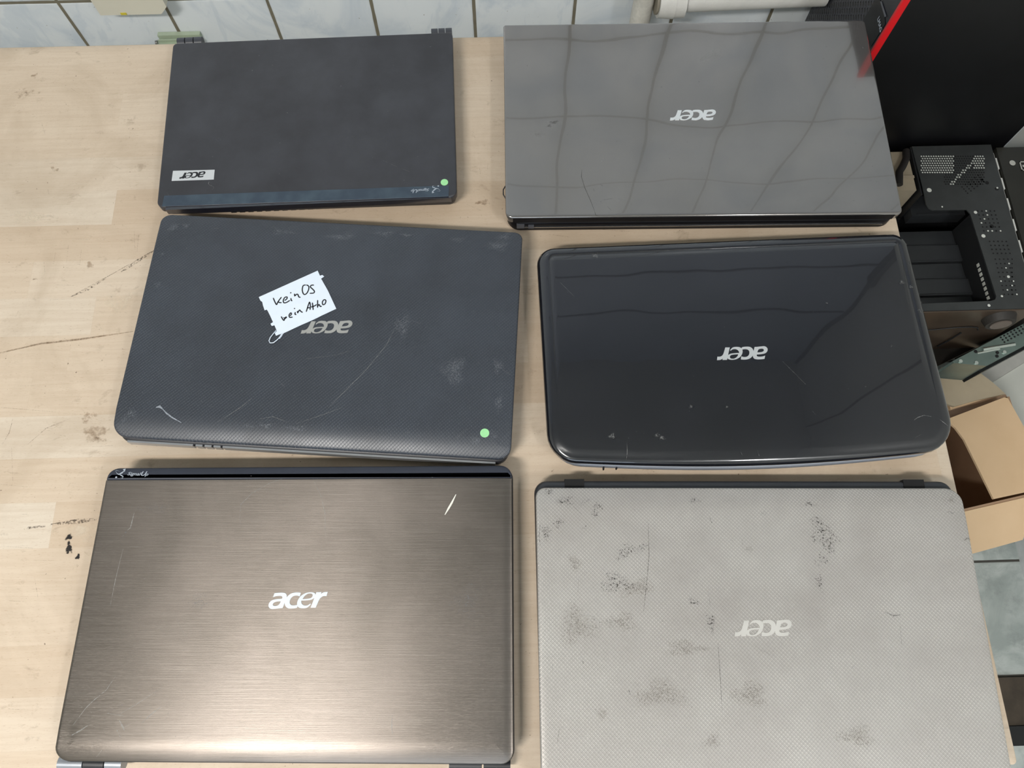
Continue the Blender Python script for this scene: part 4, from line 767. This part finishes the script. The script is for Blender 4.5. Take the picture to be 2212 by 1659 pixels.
# front flap folded outwards and down
q1, q2 = U(2105, 1195, RZ - .03), U(2228, 1161, RZ - .03); ev = (q2 - q1); q1 = q1 - ev * .9
q2 = q1 + ev * 1.75
flap([A2 + Vector((0, -.004, .001)), B2 + Vector((0, -.004, .001)), B2 + (q2 - B2) * 1.0, q1])
# back flap folded backwards
q1, q2 = U(2168, 850, RZ + .02), U(2100, 797, RZ + .03)
flap([U(2058, 880, RZ + .016), U(2108, 866, RZ + .016), U(2168, 853, RZ + .016), U(2140, 828, RZ + .016), U(2100, 798, RZ + .016), U(2030, 796, RZ + .016), U(2000, 860, RZ + .016)], 'flap', .005, plain('taped_cardboard', lin(172, 158, 134), .3, 0, .08, 20))
m = MB(); m.tube([U(2048, 879, RZ + .008), U(2080, 868, RZ + .012), U(2120, 856, RZ + .014), U(2150, 851, RZ + .012), U(2164, 852, RZ + .010)], [.006, .007, .006, .004, .002], 10); m.link('flap_edge', m_card, cb, xf)
# side flap leaning inwards over the opening
z1, z2 = RZ + .022, RZ + .022
fl_ = [U(2040, 908, z1), U(2166, 860, z2), U(2174, 862, z2), U(2212, 930, z2), U(2240, 1050, z2), U(2212, 1064, z1), U(2143, 1079, z1), U(2079, 950, z1), U(2060, 925, z1)]
flap(fl_)
m = MB()
def mid(u, v): 
    t = min(1, max(0, (u - 2079) / 130)); return U(u, v, z1 + (z2 - z1) * t + .0032)
m.tube([mid(2090, 957), mid(2140, 945), mid(2205, 925)], .0004, 6); m.tube([mid(2114, 1008), mid(2160, 996), mid(2214, 982)], .0004, 6); m.tube([mid(2100, 981), mid(2150, 970), mid(2212, 952)], .0005, 6)
m.link('tape_crease', tape, cb, xf)

# ------------------------------------------------------------------ things low down
mt = root('floor_shade_slab', (.90, -.16, -TZ), 'dark flat slab standing in for shade on the floor tiles by the bench corner', 'mat')  # no mat here: dark slabs stand in for the shelf's shade
m = MB(); m.box(.45, .955, -.158, -.080, -TZ, -TZ + .006); m.link('mat', plain('dark_brown_shade', lin(62, 54, 44), .9, 0, .3, 40), mt, wxf(mt))  # dark flat slabs painted in for the shelf's shade on the floor
m = MB(); m.box(.45, .955, -.190, -.159, -TZ, -TZ + .010); m.link('shade_edge', plain('black_shade_edge', lin(20, 22, 22), .8), mt, wxf(mt))
sk = MB(); sk.box(RX - .008, RX, -2.4, WY - .001, FZ, FZ + .07); struct('baseboard_right', sk, plain('pale_skirting', lin(196, 200, 200), .5))
bp = root('plastic_panel', (.57, .615, -.335), 'beige plastic panel wedged between the perforated case and the large grey laptop', 'panel')
bm_ = plain('beige_plastic', lin(150, 138, 118), .5)
m = MB(); m.box(.5565, .585, .586, .650, -.335, -.205); m.link('body', bm_, bp, wxf(bp))
m = MB(); m.box(.5575, .584, .604, .608, -.2048, -.201); m.link('rim', bm_, bp, wxf(bp))
cbl = root('black_cable', (.570, .620, -.205), 'thick black cable lying across the beige panel beside the large grey laptop', 'cable')
pts = [(.559, .592, -.1995), (.563, .612, -.199), (.570, .622, -.1985), (.577, .634, -.199), (.580, .648, -.1995)]
m = MB(); m.tube(pts, .005, 10); m.link('cable', plain('black_cable_rubber', lin(30, 26, 24), .5), cbl, wxf(cbl))
